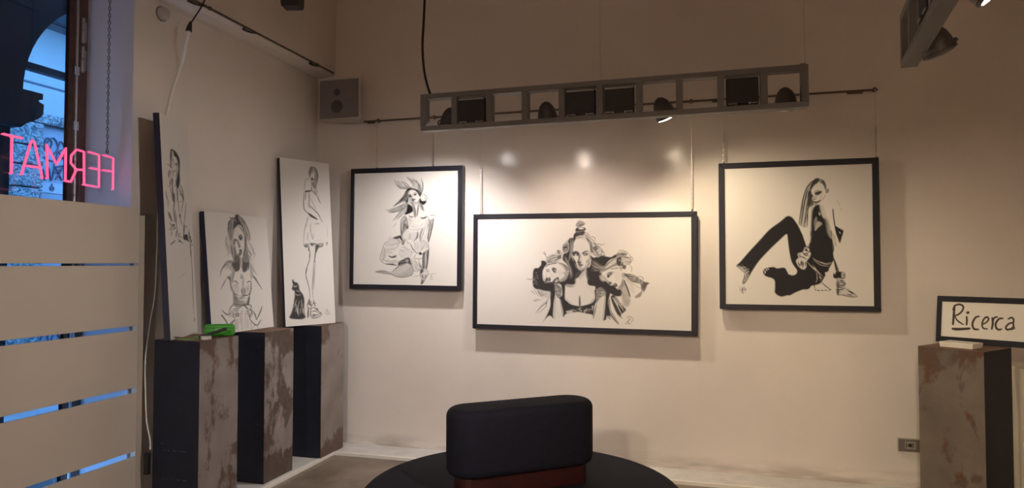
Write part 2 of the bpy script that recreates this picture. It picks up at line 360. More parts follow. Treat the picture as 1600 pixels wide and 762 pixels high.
    s.H('530,250 530,400 500,560', '570,250 560,330 540,460', 16, .7, .35, .7, .6, 5); s.H('470,450 530,560 560,700', '450,480 510,620 520,740', 14, .7, .4, .7, .5, 5)
    s.P('550,414 600,408 634,424 626,456 600,449 574,456 554,446', .92, 1, b); s.P('580,436 606,434 600,447 584,447', .2, 1, .15); s.S('548,410 600,402 640,424', 1.4)
    s.S('662,428 700,404 748,394', 1.5); s.P('674,426 712,414 742,428 726,446 690,446', .85, 1, b); s.P('690,430 712,428 708,440', .25, .9, .15); s.S('680,450 715,452 740,438', .6, None, .6)
    s.P('632,426 652,452 642,500 656,534 626,546 610,530 622,490', .7, 1, .3); s.P('612,524 640,530 662,522 652,544 622,546', .9, 1, b); s.S('655,450 662,500 664,525', .7, None, .3)
    s.P('550,458 580,500 598,530 602,562 626,610 662,626 622,642 590,585', .95, 1, b); s.P('585,545 606,555 612,600 598,590', .7, .9, .3)
    s.P('614,562 640,547 662,552 684,562 650,573', .88, 1, b); s.P('622,577 664,572 656,594 630,594', .55, 1, .3); s.P('625,606 668,600 692,588 675,618 640,628', .5, .9, .5); s.S('640,572 680,566', .6, None, .9)
    s.P('718,512 750,488 754,530 730,548', .5, .9, .5); s.P('748,398 766,420 762,500 748,480', .4, .8, .5); s.P('690,590 745,530 757,545 720,604 665,648', .4, .9, .5); s.S('770,440 762,530 722,602 662,652', 1.0, None, .85)
    s.P('598,652 642,640 702,608 645,690 602,722 585,700', .92, 1, .3); s.P('640,690 700,620 720,650 640,740', .25, .8, .9); s.P('720,600 735,690 752,722 735,740 715,680', .85, 1, .3); s.S('769,500 769,556', 1.3, None, .05)
    s.t(*V); s.P('480,180 545,185 582,200 540,216 486,212', .5, .9, .5); s.S('485,185 520,210 560,214', .8, None, .6); s.P('585,110 600,150 590,200', .3, .8, .4)
    s.P('632,330 645,322 656,432 630,438', .65, 1, .4); s.S('640,325 640,437', 1.2); s.P('470,330 495,380 560,420 520,380', .3, .8, .6); s.P('760,405 805,350 810,370 780,405', .4, .8, .6); s.P('700,200 800,220 812,320 760,260', .08, .8, 1.2)
    # ---- left woman
    s.t(*U)
    s.P('235,502 270,450 330,430 382,400 432,402 442,460 402,512 330,542 258,546', .22, 1, .5); s.H('238,510 300,450 390,440', '260,544 330,520 410,480', 26, .8, .3, 1.0); s.H('230,470 270,450 330,432', '240,505 290,470 350,440', 8, .7, .4, .9)
    s.P('368,390 402,386 410,420 385,430', .7, 1, .3); s.P('375,460 412,440 420,480 385,490', .8, 1, .3); s.M('200,415 235,445 240,470/215,400 240,440/330,500 400,470 430,420/240,530 320,530 380,505', .9, .85)
    s.H('250,545 330,545 390,520', '230,590 270,560 360,545', 14, .9, .5, 1.0); s.P('380,535 432,538 482,578 508,622 496,690 450,602 402,560', .25, 1, .4); s.H('380,535 440,560 490,640', '430,535 490,580 510,640', 24, .8, .35, 1.0); s.M('470,650 512,632/480,662 515,628', 1.2, .05); s.P('440,650 500,640 490,720 440,762 470,700', .5, .8, .5)
    s.P('308,606 335,598 360,640 346,656 324,640', .92, 1, b); s.S('318,592 352,604 368,625', 1.3); s.S('330,615 348,640', .7, None, .1); s.P('238,616 275,610 282,640 252,648', .5, .9, .5); s.P('365,640 430,620 440,680 390,690', .1, .8, 1.0); s.P('290,640 320,680 350,700 300,700', .14, .8, .8)
    s.t(*V)
    s.P('228,122 256,98 268,130 242,162 220,162', .9, 1, b); s.P('272,96 296,112 292,142 268,150', .85, 1, b); s.S('250,60 235,110 245,150', .8, None, .5); s.P('322,136 386,94 396,140 422,152 382,176 340,172', .92, 1, b); s.P('345,140 378,118 380,150 350,160', .3, .9, .3)
    s.P('395,130 450,90 490,30 500,60 450,130 420,150', .45, .9, .5); s.P('200,40 215,100 230,150 205,120', .35, .8, .4); s.P('225,165 330,150 340,170 280,180', .95, 1, b)
    s.P('0,114 60,116 95,118 95,130 40,126', .6, .9, .3); s.P('140,240 230,262 288,270 280,340 200,330 150,290', .25, .9, .7); s.H('110,230 150,290 170,330', '260,270 230,330 200,350', 14, .6, .4, .9, .7, 6); s.M('90,230 130,290 160,330/60,250 110,300/160,280 190,310 250,290/140,250 160,300', .8, .8)
    s.P('272,340 250,400 200,440 120,522 180,430 240,380', .35, .9, .5); s.M('275,330 240,400 170,460 115,524/245,400 240,440 180,500 150,520/85,372 130,360 190,368/90,378 150,376', .8, .85); s.P('240,395 255,395 240,432', .8, .9, .3)
    # ---- right woman
    s.t(*U)
    s.P('880,645 1000,520 1120,452 1160,520 1130,570 1040,590 930,640', .32, 1, .4); s.H('882,642 1000,520 1130,430', '905,648 1040,590 1140,545', 54, .85, .2, 1.0); s.H('940,600 1020,530 1100,480', '980,600 1050,560 1120,520', 14, .8, .02, .2); s.H('780,480 900,560 960,560', '780,620 850,640 900,620', 24, .8, .35, .75, .55, 8)
    s.P('1085,480 1150,470 1158,556 1110,575 1080,540', .93, 1, .3); s.P('1140,470 1215,465 1258,500 1240,555 1190,560 1150,530', .3, 1, .5); s.P('1148,560 1192,570 1182,612 1150,600', .85, 1, .3)
    s.H('1060,440 1140,420 1210,440', '1090,480 1150,470 1220,490', 22, .8, .3, 1.0); s.M('1150,502 1210,470 1252,500 1230,552 1190,560/1180,520 1240,530 1262,510/1120,400 1200,412 1262,472/1160,560 1192,580 1170,612/1080,440 1120,390 1200,400/1200,480 1262,470 1275,520/1240,560 1262,600 1255,650', .8, .85); s.M('1100,500 1140,520 1130,560/1170,490 1220,490', .9, .1)
    s.P('1105,592 1132,585 1146,605 1130,632', .2, 1, .3); s.M('1105,592 1135,588 1146,608 1128,632/1118,602 1130,610', .9, .85); s.H('1000,600 1060,600 1110,592', '1010,620 1060,606 1110,600', 8, .6, .4, .9)
    s.P('964,692 990,664 1034,658 1006,690 980,716', .95, 1, b); s.S('955,676 1000,650 1050,648', 1.2); s.P('988,676 1004,672 996,688', .25, .9, .15); s.P('875,690 912,680 942,722 930,760 890,740', .4, .9, .6); s.P('1040,640 1130,640 1140,720 1080,762 1060,700', .08, .8, 1.2)
    s.P('1150,650 1200,670 1170,720 1140,700', .45, .9, .5)
    s.t(*V)
    s.P('895,100 925,112 935,135 905,130', .2, .9, .3); s.P('930,80 962,118 1005,160 985,175 945,130', .45, .9, .5); s.P('978,166 1010,150 1024,176 992,188', .85, 1, b); s.P('1030,192 1070,168 1092,200 1062,217', .92, 1, b); s.S('1040,192 1075,186', .7, None, .2); s.P('1090,230 1130,180 1150,110 1160,130 1140,220 1105,246', .5, .9, .5); s.S('1092,244 1135,190 1158,115', 1.0, None, .85)
    s.P('1130,232 1170,130 1202,200 1246,332 1150,272', .6, 1, .4); s.P('1140,250 1180,200 1225,320 1160,280', .3, .8, .5); s.S('1168,128 1210,230 1246,334', 1.6); s.M('1165,90 1260,170 1375,240/1170,110 1230,170 1290,230', .9, .7); s.P('1200,150 1280,210 1300,290 1250,270', .15, .8, .8)
    s.P('1298,332 1370,270 1392,240 1372,322 1322,346', .6, 1, .5); s.P('1370,180 1400,180 1395,260 1375,240', .8, 1, .4); s.P('1140,290 1222,318 1248,380 1212,452 1160,424', .42, .9, .8); s.P('1180,380 1225,370 1215,440', .5, .8, .6); s.H('1130,240 1140,280 1150,300', '1160,280 1180,340 1170,400', 10, .6, .4, .8, .6)
    s.P('1170,60 1262,64 1332,100 1402,150 1470,168 1440,200 1402,272 1392,202 1342,172 1262,152 1200,100', .88, 1, .3); s.H('1200,70 1300,80 1400,150', '1220,130 1320,150 1400,190', 24, .8, .3, .9); s.M('1230,80 1280,80 1300,120 1270,140/1290,90 1340,100 1350,150/1340,120 1390,130 1380,170', .9, .3); s.M('1400,150 1440,200 1400,290/1420,160 1470,170/1330,90 1390,100 1400,150', .9, .85)
    s.M('1030,335 1090,440 1150,560/1060,330 1110,420 1170,500/1045,340 1100,440', 1.2, .1); s.M('1150,440 1200,490/1130,400 1180,470', .9, .85)
    s.P('985,382 1002,360 1014,480 1062,570 1112,655 1080,642 1012,552', .55, 1, .5); s.S('985,370 990,480 1020,560 1100,655', 1.2); s.P('960,560 1000,570 1015,605 975,600', 0, .9, .2); s.P('922,610 950,580 960,600 940,608', .9, 1, b); s.M('962,560 1010,604', 1.2, .9)
    s.M('1190,600 1230,560 1220,620 1180,650/1210,640 1260,580/1200,620 1240,660/1175,650 1230,655 1260,640/1240,560 1280,600 1250,640', .8, .75)
    return s

def art_sitting():                        # woman in black flares leaning on one hand
    s = Sketch(1130, 253, 1368, 482)
    s.t(1140, 330, 5.44)
    s.P('490,38 430,85 340,150 260,235 170,330 90,420 52,462 100,490 120,550 102,600 118,612 150,570 190,500 250,415 340,320 420,245 492,188 500,260 520,380 560,470 572,500 552,545 512,555 488,512 462,475 400,480 370,468 300,480 280,510 300,545 372,575 380,640 380,690 430,722 500,705 580,665 690,630 690,330 652,290 600,150 560,80 530,45', 1, 1, .3)
    s.P('50,465 95,470 150,520 150,570 105,605 125,545', 0, .75, 1.0); s.M('75,450 120,480 150,510/65,465 130,520/160,480 125,600/110,470 150,560 115,600/95,440 170,520/135,505 105,600', 1.3, .8); s.M('90,470 140,470/110,500 160,480/120,530 165,500', .9, .25)
    s.M('288,495 300,510 292,525/305,485 315,500/318,480 330,490', 1.4, .12)
    s.M('75,625 90,680 110,640 100,695 130,650 125,690/80,660 140,655/95,630 105,690/115,625 130,670', .8, .8)
    s.t(1230, 360, 6.925)
    s.P('265,-10 470,-10 480,130 502,290 492,335 455,400 440,440 405,455 412,480 400,500 350,572 250,600 100,660 -10,692 -10,485 60,480 108,440 40,320 8,100 12,0 140,0 200,150 212,170 262,130', 1, 1, .3)
    s.M('270,290 350,340 430,365 485,345/280,310 360,370 450,385/340,330 420,355 470,340', 1.0, .4)
    s.P('222,165 262,108 278,125 255,175', .65)
    s.P('212,178 258,215 242,280 208,330 202,392 172,418 122,388 92,325 118,290 112,245 165,228 188,180', .12, 1, .3)
    s.P('190,185 222,178 215,205 195,215', .6); s.M('165,225 190,262 232,270/170,245 220,250/120,290 160,280 210,310/150,320 140,372/178,340 162,400/200,330 190,380/115,335 130,380/190,190 240,235/180,205 235,225/115,250 135,275', 1.4)
    s.P('115,248 150,260 130,290', .55); s.P('150,330 172,340 150,385', .9); s.P('120,350 135,365 130,392', .9); s.P('195,240 225,235 215,262', .8)
    s.M('215,335 260,390 312,442/312,442 320,520 305,560', 1.0, .35); s.M('260,375 300,420 380,490/275,370 330,440 390,500/320,440 370,520/350,480 360,540', .9, .4); s.M('340,500 370,515/290,400 310,420', 1.2, .15)
    s.M('300,560 290,590 292,630/360,545 400,590 445,625 470,642', 1.3); s.M('295,635 310,645/320,645 345,648/360,645 385,648/400,642 425,648/440,645 470,640', 1.5)
    s.P('495,285 512,310 560,445 528,452', .9); s.P('500,300 520,340 535,440 520,400', 1)
    s.P('508,455 612,450 614,520 505,512', 1); s.P('585,458 612,456 612,505 588,508', .2, 1, .3); s.P('500,455 520,455 512,475', .1, .8, .3); s.M('495,460 505,480/498,500 512,512', 1.4); s.M('590,470 612,470/590,488 612,488', 1)
    s.P('530,520 600,525 632,575 615,600 625,625 560,700 532,690 525,620', .3, .9, .5)
    s.M('535,525 545,560 540,690/550,560 600,560 632,575/535,600 580,590 622,600/520,635 570,640 625,620/560,540 610,545/545,615 600,610', 1.5)
    s.P('530,560 560,570 555,625 530,610', .85, .9, .4); s.P('530,640 560,645 548,700 532,690', .9, .9, .4); s.P('600,570 630,580 610,595', .8)
    s.P('560,690 640,625 700,660 760,715 690,722 620,710', .18, .9, .6); s.M('545,695 600,700 690,720 760,716/625,630 700,672 745,710/640,690 700,700/660,660 720,690', 1.3); s.P('640,700 700,708 690,720 650,715', .6, .8, .4)
    s.t(1240, 270, 6.345)
    s.P('182,500 190,380 215,325 265,318 290,430 325,455 352,520 375,620 388,790 165,790 180,600', 1, 1, .5)
    s.P('212,545 238,478 285,500 245,540 215,570', .3, .85, .4); s.P('205,470 230,430 235,480 210,540', .55, .7, .5)
    s.P('300,420 350,470 380,640 340,600 320,480', .5, .7, 1.0); s.M('340,520 355,600 375,650/350,500 370,600', 1.2, .4)
    s.P('178,330 195,330 185,480 178,640 160,690 165,560', .55, .5, .8); s.S('192,340 182,470 178,690', 1.0)
    s.P('145,250 185,250 205,310 165,335 145,360', .95, .9, .6)
    s.P('262,300 300,330 330,440 300,440 270,380', .25, .7, .9)
    s.P('250,52 190,78 130,150 92,260 66,400 52,505 72,520 90,530 112,538 140,522 150,380 150,280 170,190 190,140 250,95 268,62', .35, .9, .4)
    s.M('250,58 170,100 115,200 80,350 58,505/245,70 160,130 120,260 95,400 75,520/250,80 185,130 148,220 130,350 105,535/248,92 190,140 160,230 145,350 138,525', 1.7)
    s.M('215,70 140,160 100,300 72,500/230,95 165,190 135,330 118,500/150,230 140,380 125,480', 1.1, .85); s.M('200,85 130,180 95,320/170,150 130,300 110,450', .8, .05)
    s.P('150,190 180,180 185,260 160,320 148,300', .95); s.P('215,60 255,52 262,80 200,120 165,170 180,110', .95)
    s.P('258,58 305,72 330,120 328,162 318,165 300,118 268,92', .75, .95, .4); s.M('262,65 310,100 325,150/270,85 300,100 318,150/280,60 320,100', 1, .95); s.S('262,70 290,80', .8, None, .1)
    s.P('328,165 345,155 350,180 332,200', .5, .9, .4); s.M('330,160 350,160 345,190 330,200/325,165 330,200', 1.1)
    s.P('212,200 240,182 290,182 262,212 230,220', .95); s.S('205,190 235,172 285,180', 1.0, None, .8); s.P('175,210 198,215 196,240 180,240', .95); s.P('200,225 240,215 235,235 205,250', .35, .8, .6)
    s.P('195,245 215,250 235,245 225,262 200,268', .6, .9, .4); s.P('192,275 235,280 272,262 262,285 235,298 205,292', .95); s.P('205,300 240,305 235,318 215,318', .6, .9, .4)
    s.P('265,225 290,220 285,255 268,262', .25, .7, .7); s.S('325,205 300,255 262,290', .9, None, .5)
    s.M('250,385 265,400 262,415 250,400', 1.3, .2)
    s.P('388,360 400,370 408,470 422,560 402,500', .95); s.S('392,362 404,460 425,590 445,650', 1.2); s.M('425,265 450,295 462,330/470,340 480,370', .7, .5)
    s.P('412,525 455,545 495,570 478,640 458,695 440,650 420,590', 1); s.M('455,580 465,600/480,550 470,560', 1.6, .25)
    s.P('380,600 410,620 425,690 415,740 400,690', .3, .8, .9); s.M('390,600 420,650/410,690 425,720', 1.0, .6); s.S('385,640 392,790', 1.0, None, .8)
    return s

def art_portrait():                       # long-haired woman, hands at her waist
    s = Sketch(314, 324, 432, 524)
    s.t(335, 328, 8.28)
    s.P('165,200 200,120 250,90 270,60 300,58 330,100 380,140 430,240 465,380 420,400 390,330 340,250 280,220 250,300 230,400 190,400 170,300', .35, .8, .8)
    s.P('225,105 260,95 268,62 300,58 322,92 360,160 350,200 300,190 262,230 240,280 235,190 250,130', .95, 1, .5)
    s.P('175,250 215,230 245,260 235,330 200,390 180,330', .6, .9, .6); s.P('210,180 235,190 215,260 195,240', .75, .8, .5)
    s.M('180,90 230,110 260,130/165,200 190,140 240,110/170,290 175,220 200,150/310,70 370,130 400,180/320,110 390,170 440,280 460,390/350,200 400,290 410,400/260,230 300,200 350,260 395,350/200,130 180,200 195,330', 1.2, .9)
    s.M('160,310 140,380 150,480 180,560/155,330 150,430 190,490/440,420 490,480 500,570 470,560/430,400 470,450 460,520/460,470 520,560 500,620/185,540 165,580 190,600', .7, .75)
    s.M('300,200 350,240 380,320/215,250 235,200', 1.0, .05)
    s.P('385,340 408,360 412,470 400,560 380,600 365,570 385,480', .85, .9, .5); s.P('240,420 262,460 290,560 320,590 270,620 245,560', .75, .9, .7); s.P('200,420 240,420 250,560 215,560', .4, .8, .9)
    s.P('245,370 285,372 290,390 260,420 240,410', .8, .9, .5); s.P('310,350 350,330 365,350 350,390 320,385', .8, .9, .5); s.S('305,352 325,330 352,318', 1.8); s.P('325,362 355,358 350,375 330,378', .95); s.S('240,425 265,435', 1.6)
    s.S('205,415 240,400 300,390', .9, None, .6); s.P('290,380 310,400 325,460 310,470 295,420', .85, .9, .4); s.P('305,460 330,455 330,480 312,490', .7, .9, .4); s.S('330,400 340,470 380,470', .6, None, .4)
    s.P('310,515 340,500 355,525 330,535', .85, .9, .4); s.P('305,555 355,530 345,570 320,590', .9, .9, .4); s.S('318,535 355,512', 1.2)
    s.P('250,240 300,240 330,300 300,330 260,330', .1, .6, .8)
    s.P('250,590 330,600 335,690 300,770 250,770', .85, .9, .6); s.P('360,600 440,580 445,700 430,770 370,770', .75, .9, .7); s.M('400,560 440,640 440,760/260,600 270,700 285,762/360,610 375,700 370,762/300,620 310,700 320,762', 1.4); s.M('430,560 470,650 500,700/345,620 350,700', .7, .5)
    s.P('130,690 165,648 235,650 250,700 180,680 120,740 100,762', .8, .9, .7); s.P('150,670 240,690 240,770 200,770', .35, .8, .9)
    s.H('200,110 180,200 175,320', '260,100 240,200 225,390', 24, .7, .3, 1.0); s.H('300,70 370,150 420,300', '300,120 350,230 400,400', 30, .7, .3, 1.0); s.H('165,330 150,430 185,560', '200,400 205,480 215,590', 10, .6, .3, .8); s.H('410,380 450,470 500,570', '400,450 420,560 470,620', 14, .6, .3, .8)
    s.H('245,470 260,620 270,760', '200,420 220,560 245,640', 12, .7, .4, 1.0); s.H('400,480 400,620 390,760', '440,560 450,680 440,760', 16, .7, .4, 1.0); s.H('130,690 150,720 110,760', '230,660 220,710 190,760', 12, .6, .4, .9)
    s.M('230,110 215,170 205,260/250,120 245,200 240,270/290,90 320,140 350,220/300,110 350,190 380,290/270,150 262,230/200,260 215,330 205,400/400,250 425,330 440,400/390,330 400,450 390,540/215,450 225,520 240,600/250,480 270,560/420,470 430,560/200,110 225,100 255,110', .9, .85)
    s.M('225,240 220,320/300,215 340,250/350,250 375,300/260,110 280,160', .8, .15); s.M('450,580 490,650/470,520 500,560/160,440 175,500/145,380 160,340', .6, .7)
    s.t(340, 410, 7.47)
    s.P('165,0 245,0 258,60 238,90 205,95 178,60', .9, .95, .5); s.P('290,0 365,0 340,60 325,100 290,95', .9, .95, .5); s.S('265,0 280,60', 1, None, .6)
    s.M('75,15 45,70 25,150/110,165 70,230 35,300/400,145 450,200 515,300/85,0 60,50', 1.2, .85); s.P('400,140 440,165 480,240 520,305 460,225', .8, .95, .4); s.P('60,40 110,0 90,0', .6, .8, .5)
    s.P('110,150 150,130 178,60 200,100 170,220 160,290 140,240 140,190', .5, .85, .8); s.P('105,160 145,165 150,240 165,330 150,290 138,200', .9, .9, .4); s.P('372,0 420,60 410,140 385,190 375,120', .35, .8, .9); s.M('375,0 390,100 392,200/385,30 420,80 460,140', .9, .6)
    s.S('195,90 170,200 175,220', 1.0, None, .8)
    s.P('258,140 285,130 305,180 300,280 285,250 290,190', .45, .85, .8); s.P('262,165 285,160 280,182', .8, .8, .4); s.S('292,190 295,260', 1.0, None, .7)
    s.P('165,235 175,330 190,470 240,470 240,400 205,360 170,300', .75, .9, .7); s.M('175,215 205,205 245,240/335,225 370,208 390,215/160,270 190,340 250,370/385,230 388,300 360,360 310,370/390,215 385,300 370,380', 1.5, .9)
    s.P('180,240 240,250 250,330 210,350 180,310', .2, .8, .9); s.P('195,240 230,250 220,270', .5, .7, .6); s.P('320,270 380,240 380,320 340,350', .25, .8, .9); s.P('330,285 355,290 345,310', .5, .7, .5)
    s.P('275,290 300,275 320,360 290,370', .6, .8, .6); s.M('270,300 290,360/310,280 325,350/250,380 330,365 350,375/240,400 290,385 330,370/250,410 320,395', 1.1, .9); s.M('240,395 300,375/250,350 280,360', 1.1, .05)
    s.P('190,430 250,420 350,430 365,380 375,380 360,470 300,480 190,490', .6, .85, .7); s.P('350,400 372,380 362,470 345,465', .9, .9, .4); s.P('310,400 345,400 335,450 310,450', .1, .8, .6)
    s.M('190,465 250,480 310,475 360,465/190,490 260,500 300,480 340,500 330,520/300,480 360,530 400,540/310,475 380,480 400,520/190,460 150,510 130,550', 1.4, .9)
    s.M('180,530 230,520 260,515/195,550 250,540/190,580 240,570 250,600/200,600 250,610/180,540 185,620 210,610/330,540 370,560/330,570 380,590 370,620/345,600 390,610/370,500 400,560 400,600/390,560 370,640', 1.5, .85)
    s.P('120,560 180,530 170,620 110,580', .3, .8, .8); s.P('195,575 245,570 250,600 200,595', .6, .8, .5); s.P('335,560 385,580 375,610', .5, .8, .5)
    s.M('40,595 90,650 130,705 200,640/370,630 410,680 460,705 505,640/455,640 500,540 515,490/45,535 110,590 150,570/450,650 440,600 410,540', 1.6, .9); s.P('38,590 60,600 110,680 80,650', .9, .9, .4); s.P('130,705 200,640 195,665 140,712', .8, .9, .4)
    s.M('210,640 200,762/240,640 230,762/290,510 280,640 285,762/320,540 330,700/350,620 355,740/270,540 260,700/380,660 400,762/180,680 165,762/120,700 140,762/460,700 470,762/430,690 420,740', .9, .6)
    s.P('205,640 235,640 225,762 200,762', .3, .7, .8); s.P('300,640 340,640 345,740 310,740', .15, .7, 1)
    return s

def art_standing():                       # woman in a short dress, cat at her feet
    s = Sketch(434, 242, 528, 512)
    s.t(450, 250, 5.44)
    s.P('180,75 210,50 240,60 252,110 240,190 225,120 205,80 185,140', .45, .85, .5)
    s.M('175,140 180,80 205,52 230,60/180,110 195,70 215,60/205,60 190,100 185,150/215,55 245,90 250,150 238,210/225,60 240,110 235,180/235,70 252,120 245,190/200,50 180,60/210,70 200,110', 1.0, .95)
    s.P('195,145 210,140 212,160 200,168', .9); s.P('220,150 236,150 232,168 222,166', .9); s.P('205,180 225,178 220,190 208,190', .85); s.S('213,150 216,172', .9, None, .7); s.P('225,120 245,130 238,210 228,200', .6, .8, .5)
    s.M('150,155 140,200 138,250/150,155 180,148/190,150 200,200 195,250/200,190 205,250 240,290/235,220 250,270/210,200 225,240 245,275', .9, .8); s.P('200,190 235,195 240,230 215,225', .7, .85, .5)
    s.P('145,252 195,246 198,254 150,264', 1); s.M('245,285 262,330 278,358/215,250 245,290', 1.0)
    s.M('135,260 132,340 136,402 170,440 245,488/178,262 180,370/180,370 220,410 258,450 285,505/150,260 145,330', 1.1); s.P('170,435 205,455 248,485 240,492 185,465', .95); s.M('170,350 175,400/190,310 240,420/255,450 290,510 275,500', .8, .6); s.P('165,350 182,370 200,400 180,390', .5, .8, .5)
    s.M('175,460 140,580 132,700/165,470 150,560/195,520 190,570 205,660/170,600 165,660 185,672/220,530 260,525 250,535/215,610 210,670', .9, .7); s.M('325,540 335,600 330,670/230,670 300,665/120,250 130,230', .5, .5); s.P('328,680 336,690 328,712', .95)
    s.M('132,700 150,725 180,695/180,690 220,700 240,695/245,700 270,725 300,690/300,690 290,725/160,700 165,725/190,695 210,712/260,700 255,730/200,690 205,715', 1.2); s.P('140,700 175,695 165,720', .6, .9, .4); s.P('185,695 235,693 215,708', .85); s.P('250,695 300,690 285,722 260,718', .5, .9, .5)
    s.M('172,720 175,762/242,700 245,762/255,705 240,762', 1.2)
    s.t(445, 380, 6.094)
    s.M('228,0 238,90 232,150 205,230 200,290 215,350 235,430 238,510/240,60 235,130/210,220 198,280', 1.1); s.M('300,0 288,70 280,150/310,0 300,50/275,150 270,260 262,400 268,510/290,150 280,300 275,430', .9); s.P('290,0 330,10 300,70 285,160 278,155 290,80', .9, .9, .4); s.M('185,0 225,20/240,0 270,10/330,20 360,10/180,10 210,25', 1.3, .9)
    s.P('75,325 90,350 120,362 135,395 140,430 170,470 185,520 185,600 190,670 200,690 160,710 80,708 42,695 60,650 75,600 85,540 92,480 90,440 72,430 65,415 75,380 68,345', .95, 1, .35)
    s.M('90,560 110,580 100,640/140,530 125,590 130,680/160,520 155,600/170,560 165,650/95,470 130,480 150,470/85,380 105,400 120,380/150,600 145,660/110,520 90,600/105,430 140,450', 1.0, .35); s.M('115,600 120,660/85,400 100,395/175,600 178,660', 1.3, .2)
    s.P('230,510 245,540 235,580 222,560', .8, .9, .4); s.M('235,520 215,570 212,600/225,590 225,700/240,560 250,580 240,690/255,540 240,570 270,580/270,520 275,550 255,570/280,560 290,590 280,550 300,560/212,600 240,610/220,610 216,700', 1.3, .9)
    s.M('245,610 280,600 330,640 345,655/250,640 290,630 320,650/250,655 265,700 345,675 345,645/260,660 300,670 340,655/275,680 280,665/300,600 320,620', 1.3, .9); s.P('262,672 300,668 290,680 268,690', .8, .9, .4); s.P('325,645 350,645 345,665', .7, .9, .4)
    s.M('385,620 390,660 410,640/395,605 415,650 400,680/410,600 400,630 430,625/400,660 430,650 425,675', .7, .55)
    return s

def art_pensive():                        # woman resting her chin on her hand
    s = Sketch(240, 172, 312, 536)
    s.t(250, 225, 7.617)
    s.P('115,125 135,112 165,125 200,165 228,225 235,300 232,400 236,520 215,612 190,560 195,480 215,400 212,300 190,220 160,200 150,150', 1, 1, .4)
    s.P('118,130 132,118 140,200 130,260 135,320 122,310 112,220', .9); s.S('150,120 160,190 195,230', 1, None, .3)
    s.P('140,235 155,235 150,275 140,270', .75, .9, .4); s.P('178,290 208,290 205,320 180,320', .8, .9, .4); s.P('158,260 165,300 160,345 150,350', .45, .8, .5); s.P('160,385 180,385 175,405 162,405', .85, .9, .4); s.P('195,330 212,330 205,420 190,400', .5, .8, .6); s.S('180,470 200,430 215,380', 1)
    s.M('75,310 110,330 130,360/105,290 125,330 140,370/110,370 95,430 100,500/90,430 110,400 130,390/130,400 115,440 120,470/130,380 150,420 150,470/90,440 110,480/100,330 140,350', 1.1, .9); s.P('108,420 125,425 115,450', .8, .9, .4)
    s.P('130,485 150,500 150,600 165,700 165,770 148,770 140,650', .9, .9, .5); s.M('115,500 110,590 92,580/118,510 120,580/180,500 195,600 205,762/110,585 140,700 150,762/195,600 210,640 205,762/170,590 185,560', 1.0, .8)
    s.M('235,560 265,620 285,720/240,600 235,630 270,700 275,762/65,650 75,720 90,762/245,570 280,650/215,680 240,680 260,700', 1.1, .85); s.P('225,610 250,640 280,710 270,762 262,710', .8, .9, .5); s.P('205,620 212,640 212,762 200,762', .6, .8, .5); s.P('215,50 228,60 225,75', .6, .8, .3)
    s.t(250, 315, 8.02)
    s.M('70,0 95,80 100,170/160,0 175,100 170,200 190,350/180,0 182,90 175,180/215,0 225,80 245,260/270,0 295,40 285,120 265,230/325,80 320,180 300,380/240,90 280,90/245,250 262,330 280,400/180,180 200,260 210,420 235,560', 1.0, .85)
    s.P('160,0 182,0 182,90 172,110', .9, .9, .4); s.P('165,200 185,230 198,350 180,350', .75, .9, .5); s.P('110,235 130,260 155,345 140,345', .85, .9, .5); s.P('238,255 258,250 256,295 245,290', .95); s.P('275,0 298,40 288,60 280,30', .85, .9, .4)
    s.M('110,250 145,350/100,230 120,300 150,340/120,360 145,410/150,390 190,385/145,410 195,430 130,465/120,460 150,420 180,420/150,470 145,530/215,440 200,540 210,500/300,370 300,450 290,560/310,400 345,398/355,430 370,510 385,580/290,500 340,550 380,600/380,600 382,762/400,550 385,590', 1.2, .9)
    s.P('150,390 180,385 190,400 160,410', .9); s.P('195,580 140,642 135,630 180,590', .85, .95, .4); s.P('230,565 265,580 250,600 235,590', .8, .9, .4); s.M('230,600 260,590 290,615/250,540 280,530/200,580 140,640/245,480 240,540', 1.2, .85)
    s.P('300,505 340,495 350,540 375,590 340,570 295,560', 1); s.P('298,360 310,410 300,500 292,460', .9, .9, .4); s.M('345,500 385,570 400,600/350,470 390,540/385,620 410,620', 1.2)
    s.t(240, 380, 4.7625)
    s.M('272,60 278,140 285,260 288,400 292,520/268,50 280,120', 1.0, .75); s.M('190,300 230,270/200,290 250,250', .6, .35); s.M('290,520 300,540/298,550 295,580 305,560', .9, .6)
    return s
